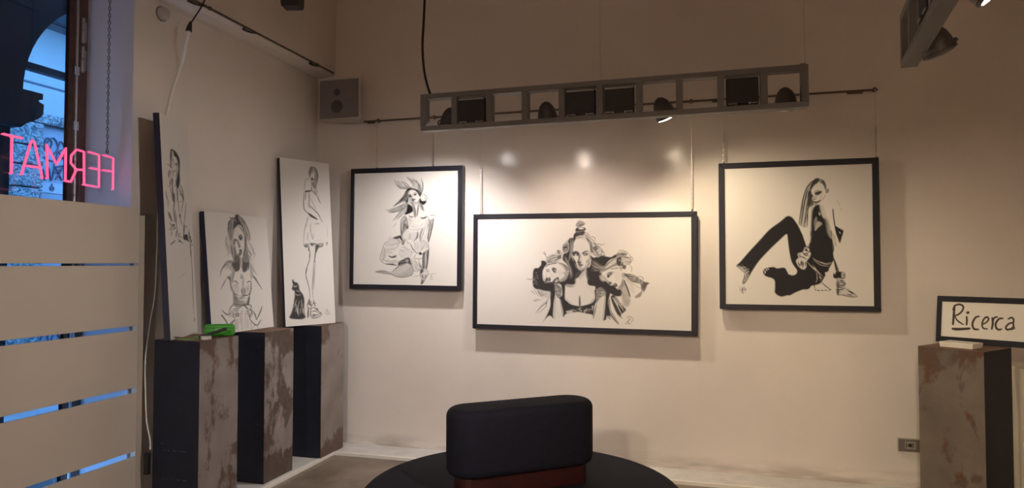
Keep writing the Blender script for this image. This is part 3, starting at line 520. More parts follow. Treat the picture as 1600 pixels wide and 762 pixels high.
# ------------------------------------------------------------------ materials of the setting
def plaster(name, col, rough=.42, dirt=False, bump=.10):
    m, nt, b = nodes(name); L = nt.links.new
    tc = nt.nodes.new('ShaderNodeTexCoord')
    n = nt.nodes.new('ShaderNodeTexNoise'); n.inputs['Scale'].default_value = 1.6; n.inputs['Detail'].default_value = 7; n.inputs['Roughness'].default_value = .62
    L(tc.outputs['Object'], n.inputs['Vector'])
    r = nt.nodes.new('ShaderNodeValToRGB'); r.color_ramp.elements[0].position = .25; r.color_ramp.elements[1].position = .75
    r.color_ramp.elements[0].color = (*[c*.93 for c in col], 1); r.color_ramp.elements[1].color = (*[min(1, c*1.04) for c in col], 1)
    L(n.outputs['Fac'], r.inputs[0]); out = r.outputs[0]
    if dirt:                                   # scuffed grey-brown band where mops and shoes reach the wall
        sx = nt.nodes.new('ShaderNodeSeparateXYZ'); L(tc.outputs['Object'], sx.inputs[0])
        n2 = nt.nodes.new('ShaderNodeTexNoise'); n2.inputs['Scale'].default_value = 2.2; n2.inputs['Detail'].default_value = 8
        mp = nt.nodes.new('ShaderNodeMapping'); mp.inputs['Scale'].default_value = (1, 1, 6); L(tc.outputs['Object'], mp.inputs[0]); L(mp.outputs[0], n2.inputs['Vector'])
        mr = nt.nodes.new('ShaderNodeMapRange'); mr.inputs[1].default_value = .015; mr.inputs[2].default_value = .12; mr.inputs[3].default_value = 1; mr.inputs[4].default_value = 0; L(sx.outputs['Z'], mr.inputs[0])
        mr2 = nt.nodes.new('ShaderNodeMapRange'); mr2.inputs[1].default_value = .40; mr2.inputs[2].default_value = .62; L(n2.outputs['Fac'], mr2.inputs[0])
        mu = nt.nodes.new('ShaderNodeMath'); mu.operation = 'MULTIPLY'; L(mr.outputs[0], mu.inputs[0]); L(mr2.outputs[0], mu.inputs[1])
        mu2 = nt.nodes.new('ShaderNodeMath'); mu2.operation = 'MULTIPLY'; mu2.inputs[1].default_value = .75; L(mu.outputs[0], mu2.inputs[0])
        mx = nt.nodes.new('ShaderNodeMix'); mx.data_type = 'RGBA'; L(mu2.outputs[0], mx.inputs[0]); L(out, mx.inputs[6]); mx.inputs[7].default_value = (.33, .28, .24, 1)
        out = mx.outputs[2]
    L(out, b.inputs['Base Color'])
    b.inputs['Roughness'].default_value = rough; b.inputs['Specular IOR Level'].default_value = .45
    n3 = nt.nodes.new('ShaderNodeTexNoise'); n3.inputs['Scale'].default_value = 22; n3.inputs['Detail'].default_value = 5; L(tc.outputs['Object'], n3.inputs['Vector'])
    bp = nt.nodes.new('ShaderNodeBump'); bp.inputs['Strength'].default_value = bump; bp.inputs['Distance'].default_value = .012
    L(n3.outputs['Fac'], bp.inputs['Height']); L(bp.outputs[0], b.inputs['Normal'])
    return m
M_wall = plaster('cream_plaster', (.74, .675, .615), .18, True, .06)
M_wall2 = plaster('cream_plaster_matt', (.74, .675, .615), .6)
M_jamb = plaster('dusk_tinted_reveal', (.62, .64, .74), .6)  # white reveal with the blue of the dusk light put into its colour
M_ceil = plaster('ceiling_plaster', (.66, .58, .50), .8)
M_floor = mat('brown_stone_floor', (.115, .085, .062), .38, 0, 0, 3.2, .15, 14, .4, col2=(.27, .215, .165))
M_border = mat('pale_marble', (.55, .52, .48), .28, 0, 0, 9, .0, 60, .5, col2=(.68, .66, .62))
M_edge = mat('white_edging', (.82, .78, .70), .35, var=.04)
M_wood = mat('dark_window_wood', (.10, .055, .045), .35, var=.25, scale=20, spec=.4)
M_chrome = mat('bright_metal', (.75, .75, .78), .25, 1.0, var=.08, scale=30)
M_steel_wire = mat('steel_wire', (.62, .58, .53), .35, 1.0, var=.1, scale=40)
M_darkmetal = mat('dark_metal', (.05, .042, .038), .45, .4, var=.15, scale=30)
M_hinge = mat('worn_hinge_metal', (.36, .34, .34), .4, .7, var=.2, scale=25)
M_black = mat('black_plastic', (.014, .013, .013), .5, var=.2, scale=30)

XL, YB, XR, YF, ZC, ZF = -3.155, 5.089, 4.2, -3.2, 4.3, -.02
WY0, WY1, WZ1, XO = .9, 3.139, 3.75, -3.56
# floor, stone border strip along the walls with its white edging
struct('floor', box(XL+.33, XR, YF, YB-.27, -.2, ZF), M_floor)
bm = bmesh.new(); B(bm, XL, XR, YB-.262, YB, -.2, 0); B(bm, XL, XL+.325, YF, YB-.262, -.2, 0)
struct('trim_1', bm, M_border)
bm = bmesh.new(); B(bm, XL+.325, XR, YB-.285, YB-.262, -.2, .003); B(bm, XL+.325, XL+.350, YF, YB-.285, -.2, .003)
struct('trim_2', bm, M_edge)
struct('wall_back', box(XL-.5, XR+.3, YB, YB+.4, -.2, ZC+.2), M_wall)
struct('wall_right', box(XR, XR+.3, YF-.3, YB, -.2, ZC+.2), M_wall2)
struct('wall_front', box(XL-.5, XR+.3, YF-.3, YF, -.2, ZC+.2), M_wall2)
struct('wall_street', box(XO, XL-.5, YB+.401, 18, -.2, 5.2), M_wall2)
struct('ceiling', box(XL-.5, XR+.3, YF-.3, YB+.4, ZC, ZC+.2), M_ceil)
# left wall: window opening from y = 0.9 to 3.139; above z = 3.1 the wall steps out
bm = bmesh.new()
B(bm, XO, XL, WY1, YB, -.2, 3.10); B(bm, XO, XL, YF, WY0, -.2, 3.10)
def upper(y0, y1):                          # stepped upper wall with a rounded underside
    prof = [(XO, 3.10), (XL, 3.10), (XL+.05, 3.098), (XL+.12, 3.103), (XL+.165, 3.118), (XL+.172, 3.14), (XL+.175, ZC+.1), (XO, ZC+.1)]
    a = [bm.verts.new((x, y0, z)) for x, z in prof]; b = [bm.verts.new((x, y1, z)) for x, z in prof]; n = len(prof)
    bm.faces.new(a); bm.faces.new(b[::-1])
    for i in range(n): bm.faces.new((a[i], a[(i+1) % n], b[(i+1) % n], b[i]))
upper(WY1, YB); upper(YF, WY0)
B(bm, XO, XL+.175, WY0, WY1, WZ1, ZC+.1)
struct('wall_left', bm, M_wall2)
# pale lining of the window reveal
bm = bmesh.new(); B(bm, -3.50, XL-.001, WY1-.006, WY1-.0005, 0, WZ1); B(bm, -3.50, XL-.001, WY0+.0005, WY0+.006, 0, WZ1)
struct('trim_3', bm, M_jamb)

# ------------------------------------------------------------------ window: dark wooden casement, hinges, bolt rod, glass
win = empty('window_1', (-3.50, WY1, 0)); tag(win, kind='structure')
bm = bmesh.new()
def W(bm, y0, y1, z0, z1, x0=-3.555, x1=-3.49): B(bm, x0+3.5, x1+3.5, y0-WY1, y1-WY1, z0, z1, .004)
W(bm, 3.085, 3.132, -.02, WZ1-.02); W(bm, .91, .96, -.02, WZ1-.02); W(bm, .96, 3.085, WZ1-.09, WZ1-.02); W(bm, .96, 3.085, -.02, .05)
struct('window_frame', bm, M_wood, win, True)
bm = bmesh.new()
for a, b_ in ((3.032, 3.083), (.962, 1.03)): W(bm, a, b_, .05, WZ1-.09, -3.545, -3.482)
W(bm, 1.03, 3.032, .05, .13, -3.545, -3.482); W(bm, 1.03, 3.032, WZ1-.18, WZ1-.09, -3.545, -3.482)
struct('casement', bm, M_wood, win, True)
mg, nt, b = nodes('window_glass')
nt.nodes.remove(b); tr = nt.nodes.new('ShaderNodeBsdfTransparent'); gl = nt.nodes.new('ShaderNodeBsdfGlossy'); mx = nt.nodes.new('ShaderNodeMixShader'); fr = nt.nodes.new('ShaderNodeFresnel')
gl.inputs['Roughness'].default_value = .02; tr.inputs[0].default_value = (.93, .96, .97, 1); fr.inputs['IOR'].default_value = 1.35
nt.links.new(fr.outputs[0], mx.inputs[0]); nt.links.new(tr.outputs[0], mx.inputs[1]); nt.links.new(gl.outputs[0], mx.inputs[2]); nt.links.new(mx.outputs[0], nt.nodes['Material Output'].inputs[0])
struct('glass_pane', box(-3.522+3.5, -3.516+3.5, 1.03-WY1, 3.032-WY1, .13, WZ1-.18), mg, win)
for z in (.55, 1.55, 2.70, 2.87):
    bm = bmesh.new(); tube(bm, [(.022, -.052, z-.075), (.022, -.052, z-.003)], .012, 10); tube(bm, [(.022, -.052, z+.003), (.022, -.052, z+.075)], .012, 10)
    B(bm, .006, .016, -.075, -.02, z-.06, z+.06)
    struct('hinge', bm, M_hinge, win, True)
bm = bmesh.new(); tube(bm, [(.028, 3.044-WY1, .2), (.028, 3.044-WY1, 3.5)], .008, 8)
for z in (1.1, 2.3, 2.62, 3.1): B(bm, .018, .034, 3.044-.016-WY1, 3.044+.016-WY1, z-.025, z+.025)
struct('bolt_rod', bm, M_chrome, win, True)

# ------------------------------------------------------------------ outside: portico, street and the house across it
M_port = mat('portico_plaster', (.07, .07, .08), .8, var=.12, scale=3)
M_fac = mat('pale_facade', (.34, .40, .41), .85, var=.05, scale=2.5)
M_pave = mat('street_paving', (.22, .22, .23), .7, var=.2, scale=4, bump=.3, bscale=20)
M_eave = mat('eave_boards', (.10, .12, .15), .8, var=.15, scale=5)
struct('ground', box(-14, XO, -6, 22, -.35, -.12), M_pave)
AX0, AX1 = -6.0, -5.5
arc = empty('portico', (-5.75, 4.2, -.12), (0, 0, 0), 'dark street portico with a round arch outside the window', 'building')
def rel(v): return (v[0]+5.75, v[1]-4.2, v[2]+.12)
bm = bmesh.new()
cyc, czc, R = 5.37, 2.95, 1.05
# piers as boxes, the spandrel above the arch as quads
for y0, y1, z1 in ((1.2, 4.22, 5.2), (6.52, 12, 5.2)): B(bm, *[v for p in zip(rel((AX0, y0, -.12)), rel((AX1, y1, z1))) for v in p])
cur = [(4.22, 2.95)]+[(cyc-R*math.cos(a), czc+R*math.sin(a)) for a in np.linspace(0, PI, 33)]+[(6.52, 2.95)]
for (y0, z0), (y1, z1) in zip(cur, cur[1:]):
    q = [[bm.verts.new(rel((x, y, z))) for y, z in ((y0, z0), (y1, z1), (y1, 5.2), (y0, 5.2))] for x in (AX1, AX0)]
    if y1-y0 > 1e-6:
        bm.faces.new(q[0]); bm.faces.new(q[1][::-1])
    bm.faces.new((q[0][0], q[1][0], q[1][1], q[0][1]))
bmesh.ops.remove_doubles(bm, verts=bm.verts[:], dist=1e-5)
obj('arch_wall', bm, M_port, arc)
for y0, y1 in ((3.2, 4.41), (6.33, 7.4)):
    bm = bmesh.new(); q = 1 if y1 == 4.41 else -1
    pr = [(0, 2.63), (.03, 2.66), (.10, 2.70), (.165, 2.74), (.19, 2.78), (.195, 2.86), (.15, 2.875), (.15, 2.89), (.185, 2.90), (.185, 2.95), (0, 2.95)]
    yb = 4.22 if q == 1 else 6.52; far = y0 if q == 1 else y1
    pp = [(far, 2.63)]+[(yb+q*d, z) for d, z in pr]+[(far, 2.95)]
    a = [bm.verts.new(rel((AX1+.12, y, z))) for y, z in pp]; c_ = [bm.verts.new(rel((AX0-.1, y, z))) for y, z in pp]; n = len(pp)
    bm.faces.new(a); bm.faces.new(c_[::-1])
    for i in range(n): bm.faces.new((a[i], a[(i+1) % n], c_[(i+1) % n], c_[i]))
    obj('impost', bm, M_port, arc)
obj('tie_beam', box(*[v for p in zip(rel((-5.80, 4.25, 3.237)), rel((-5.72, 6.5, 3.297))) for v in p]), M_eave, arc)
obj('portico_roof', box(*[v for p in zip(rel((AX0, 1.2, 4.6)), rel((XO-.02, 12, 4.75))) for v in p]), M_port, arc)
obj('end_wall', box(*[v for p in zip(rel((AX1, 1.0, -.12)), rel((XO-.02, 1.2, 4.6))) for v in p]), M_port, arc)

hs = empty('street_house', (-9.5, 8, -.12), (0, 0, 0), 'pale house across the street with rough stone blocks, seen through the window', 'building')
def rh(v): return (v[0]+9.5, v[1]-8, v[2]+.12)
def hb(x0, x1, y0, y1, z0, z1, bev=0): return box(*[v for p in zip(rh((x0, y0, z0)), rh((x1, y1, z1))) for v in p], bev)
obj('facade', hb(-10.2, -9.62, 2, 16, -.12, 5.22), M_fac, hs)
obj('eave', hb(-10.2, -8.9, 2, 16, 5.22, 5.4), M_eave, hs)
M_band = mat('facade_line', (.10, .13, .17), .8, var=.1)
obj('gutter_strip', hb(-9.62, -9.55, 2, 16, 5.12, 5.17), M_eave, hs)
obj('facade_cable', hb(-9.62, -9.60, 2, 16, 4.215, 4.235), M_band, hs)
# rusticated blocks: each its own roughly dressed piece
mr, nt, b = nodes('rough_stone'); L = nt.links.new
tc = nt.nodes.new('ShaderNodeTexCoord'); vo = nt.nodes.new('ShaderNodeTexNoise'); vo.inputs['Scale'].default_value = 17; vo.inputs['Detail'].default_value = 3; vo.inputs['Distortion'].default_value = 1.1
L(tc.outputs['Object'], vo.inputs['Vector'])
bp = nt.nodes.new('ShaderNodeBump'); bp.inputs['Strength'].default_value = 1.0; bp.inputs['Distance'].default_value = .09; L(vo.outputs['Fac'], bp.inputs['Height']); L(bp.outputs[0], b.inputs['Normal'])
rr = nt.nodes.new('ShaderNodeValToRGB'); rr.color_ramp.elements[0].position = .38; rr.color_ramp.elements[1].position = .58
rr.color_ramp.elements[0].color = (.10, .135, .15, 1); rr.color_ramp.elements[1].color = (.33, .385, .40, 1); L(vo.outputs['Fac'], rr.inputs[0]); L(rr.outputs[0], b.inputs['Base Color']); b.inputs['Roughness'].default_value = .9
zz = [3.606, 3.248, 2.956, 2.627, 2.364, 2.05, 1.74, 1.43, 1.12, .81, .50, .19, -.12]
for i in range(len(zz)-1):
    for (y0, y1) in ((7.33, 7.785), (8.62, 9.1)):
        obj('stone_block', hb(-9.64, -9.46, y0+.006+.01*(i % 2), y1-.006, zz[i+1]+.012, zz[i]-.008, .02), mr, hs)
for y in np.arange(6.2, 10, .62):
    obj('lintel_block', hb(-9.64, -9.47, y+.005, y+.615, 3.612, 3.765, .018), mr, hs)
# boarded door between the blocks, with spray-can scribbles and a notice
M_door = mat('pale_door', (.28, .32, .37), .6, var=.06, scale=5)
obj('door_board', hb(-9.63, -9.56, 7.79, 8.615, -.12, 3.60), M_door, hs)
bm = bmesh.new()
random.seed(7)
def spray(path, r=.012): tube(bm, [rh((-9.553, y, z)) for y, z in smooth_path([(a, b_) for a, b_ in path], 6)], r, 5)
for path in ([(7.84, 3.30), (7.90, 3.42), (7.98, 3.36), (7.92, 3.22), (7.86, 3.28), (8.0, 3.44), (8.08, 3.30), (8.0, 3.18)],
             [(8.05, 3.12), (8.12, 3.40), (8.20, 3.30), (8.10, 3.24), (8.24, 3.12), (8.3, 3.4)], [(7.85, 3.12), (8.0, 3.08), (8.12, 3.16), (8.02, 3.0), (8.25, 3.06)],
             [(7.84, 2.95), (7.88, 2.78), (7.93, 2.98), (7.98, 2.78), (8.03, 2.98)], [(8.05, 2.8), (8.16, 2.98)], [(8.05, 2.98), (8.16, 2.8)], [(8.2, 2.98), (8.22, 2.8), (8.3, 2.82)],
             [(8.04, 3.0), (8.02, 2.9), (8.2, 3.02)],
             [(7.85, -.55+.9), (7.95, .5), (8.0, .3), (8.1, .45), (8.2, .3)], [(7.85, -.02), (7.92, .1), (8.0, -.05), (8.12, .12), (8.2, 0)]):
    spray(path)
M_spray = mat('spray_paint', (.035, .05, .09), .5, var=.2)
tag(obj('graffiti', bm, M_spray, hs, True), kind='stuff')
M_paper = mat('white_paper', (.42, .46, .50), .7, var=.03)
obj('notice', hb(-9.562, -9.552, 7.80, 8.25, 2.585, 2.74), M_paper, hs)
bm = bmesh.new(); tube(bm, [rh((-9.55, 7.99+.035*math.cos(t), 2.655+.035*math.sin(t))) for t in np.linspace(0, 2*PI, 13)[:-1]], .009, 5, True)
tube(bm, [rh((-9.55, 7.99, 2.69)), rh((-9.55, 7.99, 2.73))], .012, 5); tube(bm, [rh((-9.55, 7.97, 2.655)), rh((-9.55, 8.01, 2.655))], .012, 5)
tag(obj('notice_mark', bm, M_spray, hs), kind='stuff')
# ------------------------------------------------------------------ slatted screen in front of the window
M_board = mat('cream_board', (.66, .58, .48), .5, var=.03, scale=2, bump=.03, bscale=6)
M_post = mat('cream_post', (.58, .50, .40), .6, var=.06, scale=6)
scr = empty('slatted_screen', (-3.10, 3.13, ZF), (0, 0, 0), 'cream screen of wide horizontal boards standing in front of the window', 'screen')
for z0, z1 in ((ZF, .408), (.438, .767), (.797, 1.122), (1.147, 1.490), (1.502, 1.82)):
    obj('board', box(0, .014, -2.33, 0, z0-ZF, z1-ZF, .002), M_board, scr)
for y0, y1 in ((-.006, .042), (-1.2, -1.155), (-2.30, -2.255)):
    obj('post', box(-.028, -.001 if y0 != -.006 else .010, y0 if y0 != -.006 else .0005, y1, 0, 1.80, .002), M_post, scr)

# ------------------------------------------------------------------ neon style letter sign hung in the window
M_tube = mat('pink_light_tube', (.9, .2, .4), .3, emis=(1.0, .10, .27), est=.95)
ma, nt, b = nodes('clear_acrylic'); nt.nodes.remove(b)
tr = nt.nodes.new('ShaderNodeBsdfTransparent'); gl = nt.nodes.new('ShaderNodeBsdfGlossy'); mx = nt.nodes.new('ShaderNodeMixShader'); fr = nt.nodes.new('ShaderNodeFresnel')
gl.inputs['Roughness'].default_value = .05; tr.inputs[0].default_value = (.995, .99, .995, 1); fr.inputs['IOR'].default_value = 1.12
nt.links.new(fr.outputs[0], mx.inputs[0]); nt.links.new(tr.outputs[0], mx.inputs[1]); nt.links.new(gl.outputs[0], mx.inputs[2]); nt.links.new(mx.outputs[0], nt.nodes['Material Output'].inputs[0])
sg = empty('letter_sign', (-3.16, 2.42, 0), (0, 0, PI/2+math.atan2(.1203, .9927)), 'pink glowing letter sign on a clear plate, seen from behind in the window', 'sign')
obj('clear_plate', box(-.10, .684, -.002, .004, 1.905, 2.135), ma, sg)
LET = [[[(-.043, 2.11), (.059, 2.109)], [(.002, 2.105), (.003, 1.93)]],
       [[(.059, 1.933), (.107, 2.098), (.117, 2.109), (.128, 2.102), (.179, 1.93)], [(.088, 1.979), (.168, 1.981)]],
       [[(.209, 1.933), (.2, 2.104), (.263, 2.012), (.32, 2.108), (.321, 1.934)]],
       [[(.447, 1.929), (.442, 2.107), (.391, 2.11), (.357, 2.073), (.355, 2.032), (.393, 2.003), (.445, 2.008)], [(.392, 2.001), (.357, 1.933), (.324, 1.934)]],
       [[(.478, 2.111), (.55, 2.107), (.553, 1.926), (.449, 1.929)], [(.491, 2.025), (.552, 2.025)]],
       [[(.585, 2.111), (.657, 2.106), (.659, 1.925)], [(.583, 2.026), (.656, 2.029)]]]
for k, ch in enumerate(LET):
    bm = bmesh.new()
    for path in ch:
        fine = []
        for (a0, b0), (a1, b1) in zip(path, path[1:]):
            for q in np.linspace(0, 1, 5)[:-1]: fine.append((a0+(a1-a0)*q, -.013, b0+(b1-b0)*q))
        fine.append((path[-1][0], -.013, path[-1][1])); tube(bm, fine, .0062, 8)
    for path in ch:                                     # standoff pins at the ends of the tubes
        for a_, b_ in (path[0], path[-1]): tube(bm, [(a_, -.013, b_), (a_, -.002, b_)], .004, 6)
    obj('letter', bm, M_tube, sg, True)
for u in (.625, -.07):
    bm = chain_bm((u, 0, 2.135), (u, 0, WZ1-.002), .026, .0018, .005); tube(bm, [(u+.009*math.cos(t), 0, 2.135+.009*math.sin(t)) for t in np.linspace(0, 2*PI, 13)[:-1]], .0018, 5, True)
    obj('chain', bm, M_darkmetal, sg)

# ------------------------------------------------------------------ drawings on canvas
def ink_material(name, paper, ink):
    m, nt, b = nodes(name); L = nt.links.new
    at = nt.nodes.new('ShaderNodeAttribute'); at.attribute_name = 'ink'
    tc = nt.nodes.new('ShaderNodeTexCoord'); n = nt.nodes.new('ShaderNodeTexNoise'); n.inputs['Scale'].default_value = 7; n.inputs['Detail'].default_value = 5; L(tc.outputs['Object'], n.inputs['Vector'])
    r = nt.nodes.new('ShaderNodeValToRGB'); r.color_ramp.elements[0].color = (*[c*.96 for c in paper], 1); r.color_ramp.elements[1].color = (*paper, 1); L(n.outputs['Fac'], r.inputs[0])
    mx = nt.nodes.new('ShaderNodeMix'); mx.data_type = 'RGBA'; L(at.outputs['Fac'], mx.inputs[0]); L(r.outputs[0], mx.inputs[6]); mx.inputs[7].default_value = (*ink, 1)
    L(mx.outputs[2], b.inputs['Base Color']); b.inputs['Roughness'].default_value = .5; b.inputs['Specular IOR Level'].default_value = .3
    n2 = nt.nodes.new('ShaderNodeTexNoise'); n2.inputs['Scale'].default_value = 260; L(tc.outputs['Object'], n2.inputs['Vector'])
    bp = nt.nodes.new('ShaderNodeBump'); bp.inputs['Strength'].default_value = .12; bp.inputs['Distance'].default_value = .002; L(n2.outputs['Fac'], bp.inputs['Height']); L(bp.outputs[0], b.inputs['Normal'])
    return m
def quad_map(q):                                      # unit square (u right, v down) -> quadrilateral
    (x0, y0), (x1, y1), (x2, y2), (x3, y3) = q
    dx1, dx2, sx = x1-x2, x3-x2, x0-x1+x2-x3; dy1, dy2, sy = y1-y2, y3-y2, y0-y1+y2-y3
    den = dx1*dy2-dx2*dy1; g = (sx*dy2-dx2*sy)/den; h = (dx1*sy-sx*dy1)/den
    a, b_, c = x1-x0+g*x1, x3-x0+h*x3, x0; d, e, f = y1-y0+g*y1, y3-y0+h*y3, y0
    return lambda u, v: ((a*u+b_*v+c)/(g*u+h*v+1), (d*u+e*v+f)/(g*u+h*v+1))
def drawing(name, sk, quad, x0, x1, z0, z1, y, step, m, parent):
    """front sheet of a canvas: a fine grid in local x-z carrying the ink density of the sketch"""
    nu, nv = max(2, int((x1-x0)/step))+1, max(2, int((z1-z0)/step))+1
    U, V = np.meshgrid(np.linspace(0, 1, nu), np.linspace(0, 1, nv))
    ink = sk.sample(*quad_map(quad)(U, V)).astype(np.float32).ravel()
    co = np.stack([x0+(x1-x0)*U, np.full_like(U, y), z1+(z0-z1)*V], -1).reshape(-1, 3).astype(np.float32)
    i = np.arange((nv-1)*(nu-1)); r, c = i//(nu-1), i % (nu-1); a = r*nu+c
    lp = np.stack([a, a+nu, a+nu+1, a+1], 1).astype(np.int32).ravel(); nf = len(i)
    me = bpy.data.meshes.new(name)
    me.vertices.add(nu*nv); me.vertices.foreach_set('co', co.ravel())
    me.loops.add(nf*4); me.loops.foreach_set('vertex_index', lp)
    me.polygons.add(nf); me.polygons.foreach_set('loop_start', np.arange(0, nf*4, 4, dtype=np.int32))
    me.update(calc_edges=True)
    me.attributes.new('ink', 'FLOAT', 'POINT').data.foreach_set('value', ink)
    me.materials.append(m)
    o = bpy.data.objects.new(name, me); link(o); o.parent = parent; return o
M_frame = mat('black_frame_paint', (.010, .010, .017), .42, var=.2, scale=12, spec=.4)
M_ink = ink_material('ink_on_canvas', (.72, .685, .635), (.012, .010, .013))
M_side = mat('canvas_edge_window_tint', (.010, .013, .036), .6, var=.2, scale=15)  # dark edge; the navy cast of the window light is in the colour
M_back = mat('raw_canvas', (.42, .36, .28), .8, var=.08, scale=20)

def framed(label, x0, x1, z0, z1, ix0, ix1, iz0, iz1, sk, quad, roll=0, y=5.0):
    cx_, k = (x0+x1)/2, 1.0
    q = lambda v: (v-cx_)*k
    zz_ = lambda v: 1.5+(v-1.5)*k
    zb = zz_(z0); r = empty('framed_drawing', (cx_*k, y, zb), (0, roll, 0), label, 'picture')
    X0, X1, I0, I1 = q(x0), q(x1), q(ix0), q(ix1); Z1, J0, J1 = zz_(z1)-zb, zz_(iz0)-zb, zz_(iz1)-zb
    # four mitred rails with a slightly uneven painted edge
    for pts in (((X0, 0), (X1, 0), (I1, J0), (I0, J0)), ((X1, 0), (X1, Z1), (I1, J1), (I1, J0)), ((X1, Z1), (X0, Z1), (I0, J1), (I1, J1)), ((X0, Z1), (X0, 0), (I0, J0), (I0, J1))):
        bm = bmesh.new(); a = [bm.verts.new((px, 0, pz)) for px, pz in pts]; b_ = [bm.verts.new((px, .052, pz)) for px, pz in pts]
        bm.faces.new(a); bm.faces.new(b_[::-1])
        for i in range(4): bm.faces.new((a[i], a[(i+1) % 4], b_[(i+1) % 4], b_[i]))
        bmesh.ops.bevel(bm, geom=bm.edges[:], offset=.0025, segments=1, affect='EDGES')
        obj('frame_rail', bm, M_frame, r)
    obj('canvas_board', box(I0-.005, I1+.005, .012, .03, J0-.005, J1+.005), M_back, r)
    drawing('drawing', sk, quad, I0-.001, I1+.001, J0-.001, J1+.001, .008, .0031, M_ink, r)
    return zz_(z1)
T1 = framed('black framed drawing of a kneeling woman with windblown hair, leftmost of the framed pictures', -2.789, -1.802, 1.290, 2.287, -2.755, -1.841, 1.329, 2.247, art_kneeling(), [(552, 270.5), (714, 266.5), (713.6, 446), (552, 444)], math.radians(.45))
T2 = framed('wide black framed drawing of three women with heads together', -1.709, -.006, .987, 1.885, -1.673, -.048, 1.0235, 1.8475, art_three(), [(745.8, 342), (1079, 338), (1079.7, 517.5), (744.2, 505.2)], math.radians(.4))
T3 = framed('black framed drawing of a sitting woman in black flared trousers, rightmost on the wall', .150, 1.185, 1.178, 2.219, .190, 1.143, 1.2145, 2.1785, art_sitting(), [(1133.9, 263.1), (1363.6, 255.7), (1365.5, 479.2), (1132, 474)])

# wall rails and the chains that hold the pictures
rb = empty('picture_rail', (-2.72, 5.066, 2.695), (0, 0, 0), 'thin dark picture rail along the back wall above the framed drawings', 'rail')
M_rail = mat('brown_rail', (.13, .095, .070), .5, .2, var=.1, scale=20)
obj('rail_bar', box(.02, 3.92, -.004, .004, -.007, .007, .002), M_rail, rb)
for x in (.152, .655, 1.40, 2.683, 3.90): obj('rail_bracket', box(x-.009, x+.009, -.010, .0225, -.013, .016, .003), M_rail, rb)
for x, dx in ((.095, .035), (2.86, .03), (3.775, .05)):
    obj('rail_clip', box(x-dx, x+dx, -.016, -.005, -.022, -.008, .004), M_rail, rb, True)
rl = empty('picture_rail', (-2.972, 5.04, 3.12), (0, 0, 0), 'thin dark rail running along the stepped left wall above the leaning canvases', 'rail')
obj('rail_bar', box(-.004, .004, -5.2, 0, -.007, .007, .002), M_rail, rl)
for y in (-.25, -1.5, -2.9): obj('rail_bracket', box(-.0075, .008, y-.012, y+.012, -.011, .011, .002), M_rail, rl)
for y in (-.32, -1.13, -1.64):
    bm = bmesh.new(); tube(bm, [(.004, y-.05, -.022), (.006, y-.01, -.024), (.006, y+.04, -.018), (.004, y+.09, -.006)], .011, 8, r1=.004)
    obj('rail_clip', bm, M_darkmetal, rl, True)
CH = [(-2.568, T1, 'left', 'kneeling woman drawing'), (-2.063, T1, 'right', 'kneeling woman drawing'), (-1.657, T2, 'left', 'wide three women drawing'),
      (-.037, T2, 'right', 'wide three women drawing'), (.186, T3, 'left', 'sitting woman drawing'), (1.180, T3, 'right', 'sitting woman drawing')]
for x, zt, side, what in CH:
    ch = empty('hanging_chain', (x, 5.047, 2.685), (0, 0, 0), 'thin metal chain holding the %s end of the %s' % (side, what), 'chain', 'picture chains')
    n = zt-2.685-.001 if zt else -.4
    n = min(n, -.1)
    bm = bmesh.new(); tube(bm, [(0, 0, .0), (0, 0, n*.55)], .0016, 5); tube(bm, [(0, .0, .0), (0, .012, .012)], .003, 5)
    obj('wire', bm, M_steel_wire, ch)
    obj('links', chain_bm((0, 0, n*.52), (0, 0, n+.004),   .022, .0023, .005), M_steel_wire, ch)
    obj('hook', box(-.006, .006, -.004, .006, n-.0, n+.014, .002), M_darkmetal, ch)

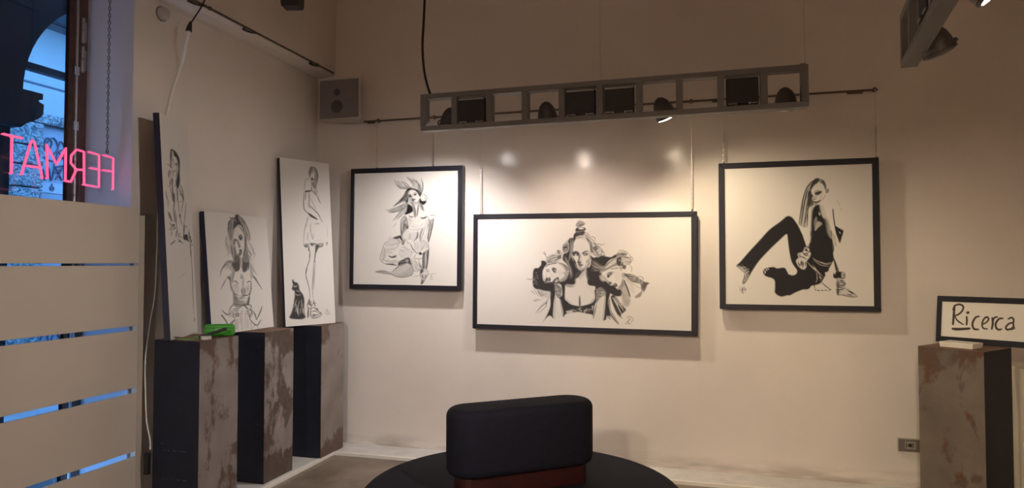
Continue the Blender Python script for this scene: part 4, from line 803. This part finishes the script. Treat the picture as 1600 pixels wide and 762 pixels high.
# ------------------------------------------------------------------ steel plinths
def steel(name, seed, base=(.27, .235, .22), rust=(.15, .085, .06), amount=.5, bottom=0., top=0., blot=(.11, .085, .07)):
    """bare sheet steel: brushed grey, rust blooms, some rust rising from the foot and at the top edge"""
    m, nt, b = nodes(name); L = nt.links.new
    tc = nt.nodes.new('ShaderNodeTexCoord'); mp = nt.nodes.new('ShaderNodeMapping'); mp.inputs['Location'].default_value = (seed*3.1, seed*1.7, seed*2.3); L(tc.outputs['Object'], mp.inputs[0])
    n0 = nt.nodes.new('ShaderNodeTexNoise'); n0.inputs['Scale'].default_value = 5; n0.inputs['Detail'].default_value = 8; L(mp.outputs[0], n0.inputs['Vector'])
    r0 = nt.nodes.new('ShaderNodeValToRGB'); r0.color_ramp.elements[0].position = .3; r0.color_ramp.elements[1].position = .7
    r0.color_ramp.elements[0].color = (*[c*.78 for c in base], 1); r0.color_ramp.elements[1].color = (*[c*1.15 for c in base], 1); L(n0.outputs['Fac'], r0.inputs[0])
    n1 = nt.nodes.new('ShaderNodeTexNoise'); n1.inputs['Scale'].default_value = 5.5; n1.inputs['Detail'].default_value = 10; n1.inputs['Roughness'].default_value = .6; n1.inputs['Distortion'].default_value = .25
    mp1 = nt.nodes.new('ShaderNodeMapping'); mp1.inputs['Scale'].default_value = (1.3, 1.3, .75); L(mp.outputs[0], mp1.inputs[0]); L(mp1.outputs[0], n1.inputs['Vector'])
    sx = nt.nodes.new('ShaderNodeSeparateXYZ'); L(tc.outputs['Object'], sx.inputs[0])
    def rng(src, a, b_, c, d):
        q = nt.nodes.new('ShaderNodeMapRange'); q.inputs[1].default_value = a; q.inputs[2].default_value = b_; q.inputs[3].default_value = c; q.inputs[4].default_value = d; L(src, q.inputs[0]); return q.outputs[0]
    def math_(op, a, b_):
        q = nt.nodes.new('ShaderNodeMath'); q.operation = op; q.use_clamp = False
        for i, s in enumerate((a, b_)):
            if isinstance(s, (int, float)): q.inputs[i].default_value = s
            else: L(s, q.inputs[i])
        return q.outputs[0]
    s = math_('ADD', n1.outputs['Fac'], rng(sx.outputs['Z'], 0.0, .22, bottom, 0)); s = math_('ADD', s, rng(sx.outputs['Z'], .80, 1.05, 0, top))
    mask = rng(s, 1-amount-.02, 1-amount+.05, 0, 1)
    mx = nt.nodes.new('ShaderNodeMix'); mx.data_type = 'RGBA'; L(mask, mx.inputs[0]); L(r0.outputs[0], mx.inputs[6])
    n2 = nt.nodes.new('ShaderNodeTexNoise'); n2.inputs['Scale'].default_value = 19; n2.inputs['Detail'].default_value = 6; L(mp.outputs[0], n2.inputs['Vector'])
    r2 = nt.nodes.new('ShaderNodeValToRGB'); r2.color_ramp.elements[0].position = .35; r2.color_ramp.elements[1].position = .65; r2.color_ramp.elements[0].color = (*blot, 1); r2.color_ramp.elements[1].color = (*rust, 1); L(n2.outputs['Fac'], r2.inputs[0])
    L(r2.outputs[0], mx.inputs[7]); L(mx.outputs[2], b.inputs['Base Color'])
    b.inputs['Metallic'].default_value = .15; b.inputs['Roughness'].default_value = .55
    return m
M_dark_side = mat('dark_painted_steel', (.012, .015, .027), .48, var=.25, scale=9, spec=.35)
M_rust_top = mat('rusty_top', (.14, .07, .042), .7, var=.3, scale=12, col2=(.22, .13, .09))
M_chip = mat('bare_scratch', (.22, .21, .21), .5, var=.1)
def plinth(label, loc, rz, wx, dy, h, face, m_face, seed, zg=0.0):
    """origin at the front right foot corner; body goes to -x and +y.  face: which side shows bare steel"""
    r = empty('steel_plinth', loc, (0, 0, rz), label, 'plinth')
    obj('body', box(-wx+.003, -.003, .003, dy-.003, 0, h-.003), M_dark_side, r)
    obj('side_plate', box(-wx, -.003 if face == 'x' else 0, 0, .003, 0, h-.002), M_dark_side if face == 'x' else m_face, r)
    obj('side_plate', box(-.003, 0, 0.0 if face == 'x' else .003, dy, 0, h-.002), m_face if face == 'x' else M_dark_side, r)
    obj('top_plate', box(-wx, 0, 0, dy, h-.003, h), M_rust_top, r)
    rnd = random.Random(seed)
    bm = bmesh.new()
    for k in range(4):
        z = rnd.uniform(.1, h-.1); a_ = rnd.uniform(.003, .006)
        if face == 'x': x = rnd.choice([-.006, rnd.uniform(-wx*.8, -.01)]); B(bm, x-a_*.4, x+a_*.4, -.0006, .001, z, z+a_)
        else: y = rnd.choice([.01, dy-.01, rnd.uniform(.02, dy-.02)]); B(bm, -.001, .0006, y-a_*.4, y+a_*.4, z, z+a_)
    for z in (rnd.uniform(.2, .5), rnd.uniform(.2, .5)):
        if face == 'x' and seed == 1:
            for q in range(6): x = -wx*.75+q*.028*rnd.uniform(.8, 1.2); B(bm, x, x+rnd.uniform(.004, .016), -.0006, .001, z, z+.0014)
    tag(obj('chips', bm, M_chip, r), kind='stuff')
    return r
plinth('dark plinth with rust-stained steel side, nearest of the three at left, green case on top', (-2.70, 3.175, 0), 0, .315, .325, 1.065, 'x', steel('steel_a', 2.2, amount=.44, bottom=.05, top=.12), 1)
plinth('dark plinth with heavily rust-blotched steel side, middle of the three at left', (-2.86, 3.985, 0), 0, .285, .335, 1.030, 'x', steel('steel_b', 5.1, amount=.505, bottom=.22, top=.08, rust=(.085, .055, .04)), 2)
plinth('dark plinth with smooth grey steel side, in the corner of the room', (-2.81, 4.62, 0), 0, .315, .335, 1.02, 'x', steel('steel_c', 9.4, base=(.27, .225, .20), amount=.36, bottom=.34, top=.16), 3)
ang = math.atan2(4.21-4.43, 1.495-1.24)
plinth('brown-grey steel plinth with dark right side, under the handwritten sign', (1.495, 4.21, 0), ang, .337, .36, 1.02, 'y', steel('steel_d', 4.4, base=(.185, .150, .122), amount=.375, top=.30, rust=(.13, .062, .035)), 4)

# ------------------------------------------------------------------ unframed canvases leaning on the left wall
def leaning(label, base, yaw, lean, wd, hh, sk, quad, t=.036, step=.0040):
    """base = middle of the front bottom edge; yaw turns the width direction away from +y"""
    wv = Vector((math.sin(yaw), math.cos(yaw), 0)); nv = Vector((math.cos(yaw), -math.sin(yaw), 0))
    up = Vector((0, 0, 1))*math.cos(lean)-nv*math.sin(lean); fw = wv.cross(up)     # local x=width, z=up, -y=front
    M = Matrix((wv, -fw if fw.dot(nv) < 0 else -fw, up)).transposed()
    yv = up.cross(wv); M = Matrix((wv, yv, up)).transposed().to_4x4()
    r = empty('leaning_canvas', base, M.to_euler(), label, 'canvas')
    obj('stretcher', box(-wd/2, wd/2, .0012, t, 0, hh, .003), M_side, r)
    drawing('drawing', sk, quad, -wd/2, wd/2, 0, hh, 0, step, M_ink, r)
    return r
leaning('tall narrow canvas of a woman with chin on hand, nearest the window', (-2.952, 3.342, 1.0675), -.385, .062, .434, 1.296, art_pensive(), [(246, 176), (293, 200), (307, 517), (268, 532)])
leaning('low squarish canvas of a long-haired woman, leaning between the two tall canvases', (-3.036, 4.004, 1.034), -.002, .091, .659, .815, art_portrait(), [(317.5, 328.5), (415.5, 341), (427, 506.5), (331, 521.5)])
leaning('tall canvas of a woman in a short dress with a black cat, nearest the corner', (-2.915, 4.642, 1.024), .439, .086, .443, 1.305, art_standing(), [(437, 245.3), (513.3, 254.2), (524.7, 502.4), (446, 508.4)], .034)

# ------------------------------------------------------------------ small things on the nearest plinth
M_green = mat('green_plastic', (.045, .30, .022), .4, var=.1, scale=10)
M_green2 = mat('pale_green_plastic', (.16, .40, .13), .5, var=.1, scale=10)
M_white = mat('white_card', (.74, .70, .62), .55, var=.03)
zt = 1.0662
gc = empty('plastic_case', (-2.775, 3.425, zt), (0, 0, .52), 'bright green rounded plastic case on the nearest left plinth', 'case')
obj('case_body', box(-.085, .085, -.030, .030, 0, .072, .018, 4), M_green, gc, 'all')
obj('case_lid', box(-.080, .080, -.033, .033, .042, .070, .012, 3), M_green, gc, 'all')
obj('latch', box(-.02, .02, -.037, -.031, .030, .050, .002), M_green2, gc)
gs = empty('plastic_folder', (-2.80, 3.245, zt), (0, 0, .20), 'pale green plastic folder lying flat beside the green case', 'folder')
bm = bmesh.new(); prism(bm, [(-.085, -.03), (-.01, -.045), (.02, -.02), (.05, .045), (.02, .06), (-.04, .015)], 0, .006); obj('folder_sheet', bm, M_green2, gs)
bm = bmesh.new(); prism(bm, [(-.055, -.02), (.0, -.03), (.06, .05), (.03, .06)], .0064, .012); obj('folder_flap', bm, M_green, gs)
pen = empty('marker_pen', (-2.735, 3.315, zt+.027), (0, 0, .62), 'black marker pen propped against the green case', 'pen')
bm = bmesh.new(); tube(bm, [(-.07, -.02, -.018), (.03, 0, .012)], .008, 10); obj('barrel', bm, M_black, pen, True)
bm = bmesh.new(); tube(bm, [(.03, 0, .012), (.075, .009, .0255)], .0095, 10); obj('cap', bm, M_black, pen, True)
M_clear = mat('whitish_plastic', (.55, .52, .48), .25, var=.08)
tp = empty('tape_roll', (-2.735, 3.262, zt), (0, 0, 0), 'small whitish roll of tape at the plinth edge near the green case', 'tape')
bm = bmesh.new(); lathe(bm, [(.030, 0), (.030, .019), (.018, .019), (.018, .0)], 24, False, False); 
obj('roll', bm, M_clear, tp, True)
bm = bmesh.new(); lathe(bm, [(.0178, .001), (.0178, .018), (.014, .018), (.014, .001), (.0178, .001)], 20, False, False); obj('core', bm, M_darkmetal, tp, True)
br = empty('paint_brush', (-2.815, 3.205, zt+.006), (0, 0, .25), 'thin brown-handled brush lying across the green folder edge', 'brush')
bm = bmesh.new(); tube(bm, [(-.05, 0, .0075), (.06, 0, .004)], .004, 8, r1=.0028); obj('handle', bm, mat('brush_handle', (.22, .12, .06), .4, var=.1), br, True)
bm = bmesh.new(); tube(bm, [(-.075, 0, .0085), (-.05, 0, .0075)], .003, 8, r1=.0045); obj('bristles', bm, M_darkmetal, br, True)

# ------------------------------------------------------------------ handwritten sign on the right plinth
def art_ricerca():
    s = Sketch(1466, 466, 1618, 542); s.t(1400, 440, 5.445)
    K = dict(v=.97)
    s.S('505,215 497,290 490,362', 3.75, 3.36, **K); s.S('490,245 510,212 550,204 580,222 568,258 535,285 502,294', 3.00, 2.24, **K); s.S('505,296 530,335 580,368', 2.50, 1.40, **K)
    s.S('608,305 610,335 606,368', 3.25, 2.80, **K); s.S('614,271 622,270', 4.00, 3.92, **K)
    s.S('486,400 550,403 632,400', 3.75, 3.36, **K); s.S('505,410 570,408 625,404', 2.25, 1.68, **K)
    s.S('715,302 685,310 660,350 660,385 675,405 710,408', 3.50, 2.24, **K)
    s.S('745,366 775,352 796,325 780,308 755,325 740,365 750,398 785,405', 2.88, 1.96, **K)
    s.S('828,318 832,360 824,405', 3.50, 2.80, **K); s.S('830,350 845,315 872,308', 2.75, 1.96, **K)
    s.S('918,320 885,325 858,360 862,398 885,412 908,408', 3.50, 2.24, **K)
    s.S('965,326 990,315 1010,330 1008,370 1018,402', 3.00, 2.24, **K); s.S('1008,355 970,365 945,392 955,412 990,405 1010,385', 3.12, 2.24, **K); s.S('960,412 1000,410 1020,402', 2.25, 1.68, **K)
    return s
wv = Vector((.826, -.564, 0)).normalized(); nv = Vector((wv.y, -wv.x, 0)); lean = .161
up = Vector((0, 0, 1))*math.cos(lean)-nv*math.sin(lean); M = Matrix((wv, up.cross(wv), up)).transposed().to_4x4()
SW, SH = .475, .282
sb = Vector((1.407, 4.682, 1.0245))
rs = empty('handwritten_sign', sb, M.to_euler(), 'black framed white sign with handwritten word Ricerca leaning on the right plinth', 'sign')
I0, I1, J0, J1 = .026, SW-.026, .034, SH-.034
for pts in (((0, 0), (SW, 0), (I1, J0), (I0, J0)), ((SW, 0), (SW, SH), (I1, J1), (I1, J0)), ((SW, SH), (0, SH), (I0, J1), (I1, J1)), ((0, SH), (0, 0), (I0, J0), (I0, J1))):
    bm = bmesh.new(); a = [bm.verts.new((px, 0, pz)) for px, pz in pts]; b_ = [bm.verts.new((px, .022, pz)) for px, pz in pts]
    bm.faces.new(a); bm.faces.new(b_[::-1])
    for i in range(4): bm.faces.new((a[i], a[(i+1) % 4], b_[(i+1) % 4], b_[i]))
    bmesh.ops.bevel(bm, geom=bm.edges[:], offset=.0015, segments=1, affect='EDGES')
    obj('frame_rail', bm, M_frame, rs)
obj('sign_board', box(I0-.004, I1+.004, .010, .018, J0-.004, J1+.004), M_back, rs)
M_sheet = ink_material('ink_on_sheet', (.76, .72, .65), (.035, .016, .010))
drawing('lettering', art_ricerca(), [(1472.9, 472.1), (1606, 478.4), (1606, 535.7), (1469.8, 524.8)], I0-.002, I1+.002, J0-.002, J1+.002, .006, .0017, M_sheet, rs)
wb_ = empty('white_box', (1.352, 4.432, 1.0205), (0, 0, math.atan2(-.115, .129)), 'flat white box in front of the handwritten sign', 'box')
obj('box_body', box(0, .172, 0, .125, 0, .026, .002), M_white, wb_)
obj('box_lid', box(-.0015, .1735, -.0015, .1265, .016, .030, .002), M_white, wb_)
cp = empty('cream_plinth', (1.875, 4.75, .0), (0, 0, 0), 'cream painted plinth with rounded top edge behind the sign at the right edge', 'plinth')
obj('plinth_body', box(0, .40, 0, .30, .03, .868, .014, 3), mat('cream_paint', (.60, .53, .42), .55, var=.05, scale=4), cp, True)
obj('plinth_foot', box(.012, .388, .012, .288, 0, .0301), M_dark_side, cp)

# ------------------------------------------------------------------ round ottoman with a back cushion
M_fabric = mat('black_upholstery', (.010, .010, .018), .85, var=.15, scale=60, bump=.15, bscale=350, spec=.25)
M_redwood = mat('dark_red_wood', (.042, .009, .008), .4, var=.3, scale=14)
ot = empty('round_ottoman', (-.842, 3.215, ZF), (0, 0, 0), 'black round upholstered ottoman with a long raised back cushion in the middle', 'ottoman')
R = .79
bm = bmesh.new(); lathe(bm, [(R-.05, .12), (R-.015, .125), (R-.003, .14), (R, .17), (R, .380), (R-.006, .405), (R-.022, .421), (R-.05, .428), (.3, .430), (.001, .430)], 96, True, False)
obj('seat', bm, M_fabric, ot, 'all')
bm = bmesh.new(); lathe(bm, [(R-.10, 0), (R-.10, .12)], 64); obj('base', bm, M_black, ot, True)
th = math.atan2(.627, .78)
def stadium(lx, ly, r, n=10):
    out = []
    for cx_, cy_, a0 in ((lx-r, ly-r, 0), (-lx+r, ly-r, PI/2), (-lx+r, -ly+r, PI), (lx-r, -ly+r, 1.5*PI)):
        for k in range(n+1): a = a0+PI/2*k/n; out.append((cx_+r*math.cos(a), cy_+r*math.sin(a)))
    return out
def cushion(lx, ly, r, z0, z1, e):
    bm = bmesh.new(); rings = []
    for k in range(9):
        a = PI/2*k/8
        rings.append((e*(1-math.sin(a)), z0+e*(1-math.cos(a)), ) if False else (e-e*math.sin(a), z0+e-e*math.cos(a)))
    top = [(e-e*math.cos(a), z1-e+e*math.sin(a)) for a in np.linspace(0, PI/2, 9)]
    prof = rings+top
    vs_ = [[bm.verts.new((x, y, z)) for x, y in stadium(lx-i, ly-i, max(r-i, .004))] for i, z in prof]
    n = len(vs_[0])
    for a, b_ in zip(vs_, vs_[1:]):
        for i in range(n): bm.faces.new((a[i], a[(i+1) % n], b_[(i+1) % n], b_[i]))
    bm.faces.new(vs_[0][::-1]); bm.faces.new(vs_[-1]); return bm
obj('back_support', cushion(.335, .085, .05, .4305, .522, .004), M_redwood, ot, True, (0, 0, 0), (0, 0, th))
obj('back_cushion', cushion(.382, .125,   .1245, .522, .838, .04), M_fabric, ot, 'all', (0, 0, 0), (0, 0, th))

# ------------------------------------------------------------------ loudspeaker in the corner
M_cab = mat('grey_speaker_case', (.50, .45, .40), .5, var=.05)
M_grille = mat('grey_speaker_cloth', (.19, .165, .16), .7, var=.06, scale=30, bump=.2, bscale=500)
M_cone = mat('dark_cone', (.09, .075, .07), .6, var=.1)
sp = empty('loudspeaker', (-2.795, 4.87, 2.682), (0, 0, 0), 'grey wall loudspeaker high in the corner of the room', 'speaker')
bm = bmesh.new(); prism(bm, [(-.205, 0), (.165, 0), (.165, .012), (.06, .185), (-.06, .185), (-.205, .012)], 0, .335)
bmesh.ops.bevel(bm, geom=bm.edges[:], offset=.003, segments=1, affect='EDGES'); obj('cabinet', bm, M_cab, sp, True)
obj('grille', box(-.200, .152, -.006, .001, .010, .325, .003), M_grille, sp)
for nm, x, z, r_ in (('tweeter', -.04, .222, .028), ('woofer', -.04, .105, .052)):
    bm = bmesh.new(); lathe(bm, [(r_, 0), (r_, .003), (r_*.9, .004), (r_*.3, .0015), (r_*.25, .004), (.001, .005)], 28, True, False)
    obj(nm, bm, M_cone, sp, True, (x, -.0062, z), (PI/2, 0, 0))
obj('wall_bracket', box(-.05, .05, .185, .2185, .10, .22), M_darkmetal, sp)

# ------------------------------------------------------------------ bars of lamps
M_bar = mat('grey_bar_paint', (.215, .205, .20), .5, var=.06, scale=6)
M_dome = mat('dark_lamp_shell', (.075, .066, .063), .42, var=.1, scale=20)
M_off = mat('lamp_glass_off', (.30, .28, .25), .15, spec=.6, var=.05)
M_lbox = mat('dark_lamp_box', (.035, .033, .035), .6, var=.15, scale=40, bump=.1, bscale=300)
M_clip = mat('lamp_bracket', (.45, .43, .42), .35, .8, var=.1)
def lens_mat(name, col, s): return mat(name, (.9, .9, .9), .3, emis=col, est=s)
def spotlight(bar, loc, aim, on=True, color=WARM, power=P_KEY, size=2.2, blend=.9, radius=.03):
    """bullet shaped reflector lamp; local -z is where it shines"""
    d = Vector(aim)-Vector(loc); q = d.to_track_quat('-Z', 'Y')
    Mi = bar.matrix_basis.inverted()
    p = empty('spotlight'); p.parent = bar; p.matrix_basis = Mi @ Matrix.LocRotScale(Vector(loc), q, None)
    bm = bmesh.new(); lathe(bm, [(.060, -.010), (.069, -.008), (.069, .004), (.065, .006), (.065, .012), (.063, .040), (.056, .072), (.043, .100), (.025, .120), (.006, .128)], 28, False, True)
    obj('shell', bm, M_dome, p, True)
    bm = bmesh.new(); lathe(bm, [(.0575, -.006), (.0575, -.010), (.054, -.0145), (.040, -.018), (.02, -.0195), (.002, -.020)], 28); obj('lens', bm, lens_mat('lit_lens', color, 32) if on else M_off, p)
    bm = bmesh.new(); tube(bm, [(-.075, 0, .0), (-.078, .012, .012), (-.070, .035, .015), (-.05, .052, .020), (0, .058, .022), (.05, .052, .020), (.070, .035, .015), (.078, .012, .012), (.075, 0, .0)], .0045, 6)
    obj('yoke', bm, M_darkmetal, p, True)
    if on:
        ld = bpy.data.lights.new('spot_beam', 'SPOT'); ld.energy = power; ld.color = color; ld.spot_size = size; ld.spot_blend = blend; ld.shadow_soft_size = radius
        lo = bpy.data.objects.new('spot_beam', ld); link(lo); lo.parent = p; lo.location = (0, 0, -.055)
    return p
def lamp_bar(label, loc, rz, n, pitch, boxes, side=1):
    """ladder shaped bar: two long rails, n+1 rungs; local x along the bar, front at y=0, depth .07, z from its underside"""
    r = empty('lamp_bar', loc, (0, 0, rz), label, 'lamp bar')
    Ln, H, D = n*pitch, .252, .07
    obj('rail', box(0, Ln, 0, D, 0, .034, .003), M_bar, r); obj('rail', box(0, Ln, 0, D, H-.034, H, .003), M_bar, r)
    me = None
    for i in range(n+1):
        x = min(max(i*pitch-.02, 0), Ln-.040)
        if me is None: me = obj('rung', box(0, .040, .0005, D-.0005, .034, H-.034), M_bar, r, loc=(x, 0, 0))
        else: copy_of(me, r, (x, 0, 0))
    for i, tilt in boxes:
        xc = (i+.5)*pitch; hw = pitch/2-.030
        b_ = obj('lamp_box', box(-hw, hw, -.016, .050, .008, .165, .004), M_lbox, r, loc=(xc, .012, .038), rot=(tilt, 0, 0))
        obj('box_rim', box(-hw+.004, hw-.004, -.019, -.0165, .150, .160), M_clip if tilt == 0 else M_lbox, b_)
        for s in (-1, 1):
            obj('box_bracket', box(s*hw*.72-.018, s*hw*.72+.018, -.019, -.0162, .001, .007), M_clip, b_); obj('pivot_pin', box(s*hw*.42-.006, s*hw*.42+.006, -.021, -.0162, -.003, .0075), M_clip, b_)
    return r
LB = (-1.812, 4.2, 2.402)
bar = lamp_bar('long grey ladder-shaped lamp bar hanging in front of the back wall', LB, 0, 10, .2446, [(1, 0), (4, 0), (5, 0), (8, -.10)])
bar.rotation_euler = (0, -.006, 0)
bpy.context.view_layer.update()
spotlight(bar, (-1.655, 4.335, 2.458), (-2.10, 4.95, 1.05), True, NEUTRAL, P_KEY*1.15)
spotlight(bar, (-.955, 4.34, 2.452), (-.88, 4.93, 1.0), True, ROSE, P_KEY*.62)
spotlight(bar, (-.185, 4.33, 2.435), (.40, 4.85, 1.05), True, WARM, P_KEY*.88)
spotlight(bar, (.525, 4.335, 2.442), (.60, 4.45, 1.6), False)
for x, y in ((.70*1.75, .035), (2.432, .035), (.012, .035)):
    bm = bmesh.new(); tube(bm, [(x, y, .252), (x, y, ZC-2.402)], .0022, 6); tube(bm, [(x, y, .2525), (x, y, .268)], .006, 8)
    if x != .012: obj('suspension_wire', bm, M_steel_wire, bar)
    else: bm.free()
bm = bmesh.new(); tube(bm, smooth_path([(.065, .035, .24), (.035, .035, .33), (.012, .035, .44), (.002, .035, .60), (.012, .035, .78), (.022, .035, 1.05), (.02, .035, 1.5), (.02, .035, ZC-2.402)], 6), .0085, 8)
obj('power_cord', bm, M_black, bar, True)
bm = bmesh.new(); B(bm, 2.405, 2.435, .015, .055, .252, .262, .002); obj('end_cap', bm, M_bar, bar)

# second bar, running towards the camera at the upper right
vx, vy = .929-.814, 3.506-2.623; a2 = math.atan2(vy, vx)
L2 = 10*.2446
b2o = Vector((.929, 3.506, 2.42))-Vector((math.cos(a2), math.sin(a2), 0))*L2
bar2 = lamp_bar('grey lamp bar running towards the viewer at the upper right', b2o, a2, 10, .2446, [(8, 0), (6, 0), (5, 0), (2, 0)])
# its box depth must go to the right of the bar: turn it so that local +y points to +x
bar2.matrix_basis = Matrix.Translation(Vector((.929, 3.506, 2.42))) @ Matrix.Rotation(a2+PI, 4, 'Z')
bpy.context.view_layer.update()
spotlight(bar2, (1.022, 3.28, 2.425), (1.28, 3.40, 1.9), False)
spotlight(bar2, (1.015, 2.72, 2.475), (1.765, 2.60, 1.815), True, WARM, P_KEY*.5, 1.3, 1.0)
spotlight(bar2, (.95, 2.05, 2.41), (2.6, 3.0, 0), True, WARM, P_KEY*1.1, 1.3, 1.0)
spotlight(bar2, (.88, 1.45, 2.41), (-3.0, 2.9, 1.0), True, NEUTRAL, P_KEY*2.3, 1.3, 1.0)
for x in (.03, 1.2, 2.40):
    bm = bmesh.new(); tube(bm, [(x, .035, .252), (x, .035, ZC-2.42)], .0022, 6); obj('suspension_wire', bm, M_steel_wire, bar2)

# unseen third bar, added behind the camera to fill the wall and room
fill_bar = lamp_bar('unseen grey lamp bar added behind the viewer as fill light', (-1.4, -1.3, 2.42), 0, 10, .2446, [(1, 0), (4, 0), (8, 0)])
bpy.context.view_layer.update()
for x, aim, cl, k in ((-1.30, (-2.2, 5.09, .40), NEUTRAL, 1.2), (-.95, (-.9, 5.09, .35), ROSE, .9), (-.58, (.6, 5.09, .35), WARM, 1.3), (-.2, (1.9, 5.09, .4), WARM, 1.4)):
    spotlight(fill_bar, (x, -1.2, 2.41), aim, True, cl, P_FILL*k, .66, 1.0, .06)
for x, aim, k in ((-1.25, (-2.2, -2.9, .9), 3.3), (.65, (2.4, -2.9, .9), 3.3)): spotlight(fill_bar, (x, -1.2, 2.41), aim, True, (1.0, .73, .53), P_FILL*k, 1.9, 1.0, .06)  # added warm pair, lighting the rear wall for bounce
for x in (.05, 1.2, 2.40):
    bm = bmesh.new(); tube(bm, [(x, .035, .252), (x, .035, ZC-2.42)], .0022, 6); obj('suspension_wire', bm, M_steel_wire, fill_bar)

# dark lamp housing hanging from the ceiling near the corner
hl = empty('hanging_lamp_box', (-2.585, 3.855, 3.205), (0, 0, .2), 'dark grey box-shaped lamp housing hanging at the top near the corner', 'lamp')
bm = bmesh.new(); v0 = [(-.062, -.05), (.062, -.05), (.062, .05), (-.062, .05)]; a = [bm.verts.new((x, y, 0)) for x, y in v0]; b_ = [bm.verts.new((x*1.12, y*1.12, .30)) for x, y in v0]
bm.faces.new(a[::-1]); bm.faces.new(b_)
for i in range(4): bm.faces.new((a[i], a[(i+1) % 4], b_[(i+1) % 4], b_[i]))
bmesh.ops.bevel(bm, geom=bm.edges[:], offset=.006, segments=2, affect='EDGES'); obj('housing', bm, M_lbox, hl, True)
bm = bmesh.new(); tube(bm, [(0, 0, .298), (0, 0, ZC-3.205)], .012, 10); obj('stem', bm, M_darkmetal, hl, True)
obj('bottom_rim', box(-.058, .058, -.046, .046, -.004, .001), M_lbox, hl)
fs = empty('wall_fitting', (-3.155, 3.338, 3.03), (0, PI/2, 0), 'small grey round fitting high on the left wall beside the window', 'fitting')
bm = bmesh.new(); lathe(bm, [(.040, .001), (.040, .02), (.034, .035), (.020, .046), (.004, .05)], 24, True, True); obj('dome', bm, M_cab, fs, True)
bm = bmesh.new(); lathe(bm, [(.046, 0), (.046, .006), (.04, .008)], 24); obj('mount', bm, M_bar, fs, True)

# ------------------------------------------------------------------ wall socket, cables
so = empty('wall_socket', (1.289, YB-.010, .244), (0, 0, 0), 'grey double wall socket left of the right plinth', 'socket')
obj('back_box', box(-.002, .152, -.006, .0095, -.004, .086, .003), mat('socket_rim', (.46, .40, .33), .5, var=.05), so)
obj('cover_plate', box(.002, .148, -.011, -.005, 0, .082, .003), mat('socket_grey', (.16, .14, .12), .45, var=.1), so)
bm = bmesh.new(); B(bm, .040, .105, -.0135, -.010, .018, .066, .004); obj('insert', bm, mat('socket_insert', (.30, .27, .24), .4, var=.1), so)
bm = bmesh.new()
for x, z, r_ in ((.050, .042, .004), (.050, .053, .004), (.050, .031, .004), (.072, .042, .013), (.089, .050, .005), (.089, .034, .005)):
    tube(bm, [(x, -.0142, z), (x, -.0128, z)], r_, 12)
tag(obj('pin_holes', bm, M_black, so), kind='stuff')

pc = empty('plugged_cable', (-2.955, 3.40, 3.12), (0, 0, 0), 'black cable from the left rail joined to a white one above the tallest left canvas', 'cable')
def lc(p): return (p[0]+2.955, p[1]-3.40, p[2]-3.12)
bm = bmesh.new(); tube(bm, [lc(p) for p in smooth_path([(-2.935, 3.47, 3.19), (-2.945, 3.44, 3.10), (-2.965, 3.385, 2.99), (-2.968, 3.372, 2.965)], 6)], .0045, 6)
obj('black_cable', bm, M_black, pc, True)
bm = bmesh.new(); tube(bm, [lc((-2.968, 3.372, 2.975)), lc((-2.970, 3.366, 2.95)), lc((-2.972, 3.360, 2.915))], .007, 10, r1=.019); obj('plug', bm, M_black, pc, True)
M_wcable = mat('white_cable', (.80, .76, .70), .5, var=.04)
bm = bmesh.new(); tube(bm, [lc(p) for p in smooth_path([(-2.972, 3.36, 2.915), (-3.00, 3.375, 2.86), (-3.06, 3.42, 2.78), (-3.13, 3.46, 2.70), (-3.145, 3.42, 2.56), (-3.143, 3.38, 2.40)], 8)], .0085, 8)
obj('white_cable', bm, M_wcable, pc, True)
wc = empty('power_cable', (-3.145, 3.30, 1.8), (0, 0, 0), 'thin white cord hanging down the wall between the screen and the nearest plinth', 'cable')
def lw(p): return (p[0]+3.145, p[1]-3.30, p[2]-1.8)
bm = bmesh.new(); tube(bm, [lw(p) for p in smooth_path([(-3.148, 3.328, 1.82), (-3.146, 3.315, 1.36), (-3.13, 3.262, 1.15), (-3.10, 3.20, .945), (-3.07, 3.175, .75), (-3.05, 3.165, .60), (-3.03, 3.17, .50), (-3.022, 3.166, .44)], 8)], .0042, 6)
obj('cord', bm, M_wcable, wc, True)
bm = bmesh.new(); B(bm, lw((-3.05, 0, 0))[0], lw((-3.02, 0, 0))[0], lw((0, 3.145, 0))[1], lw((0, 3.17, 0))[1], lw((0, 0, .30))[2], lw((0, 0, .42))[2], .004)
obj('adapter', bm, M_black, wc, True)
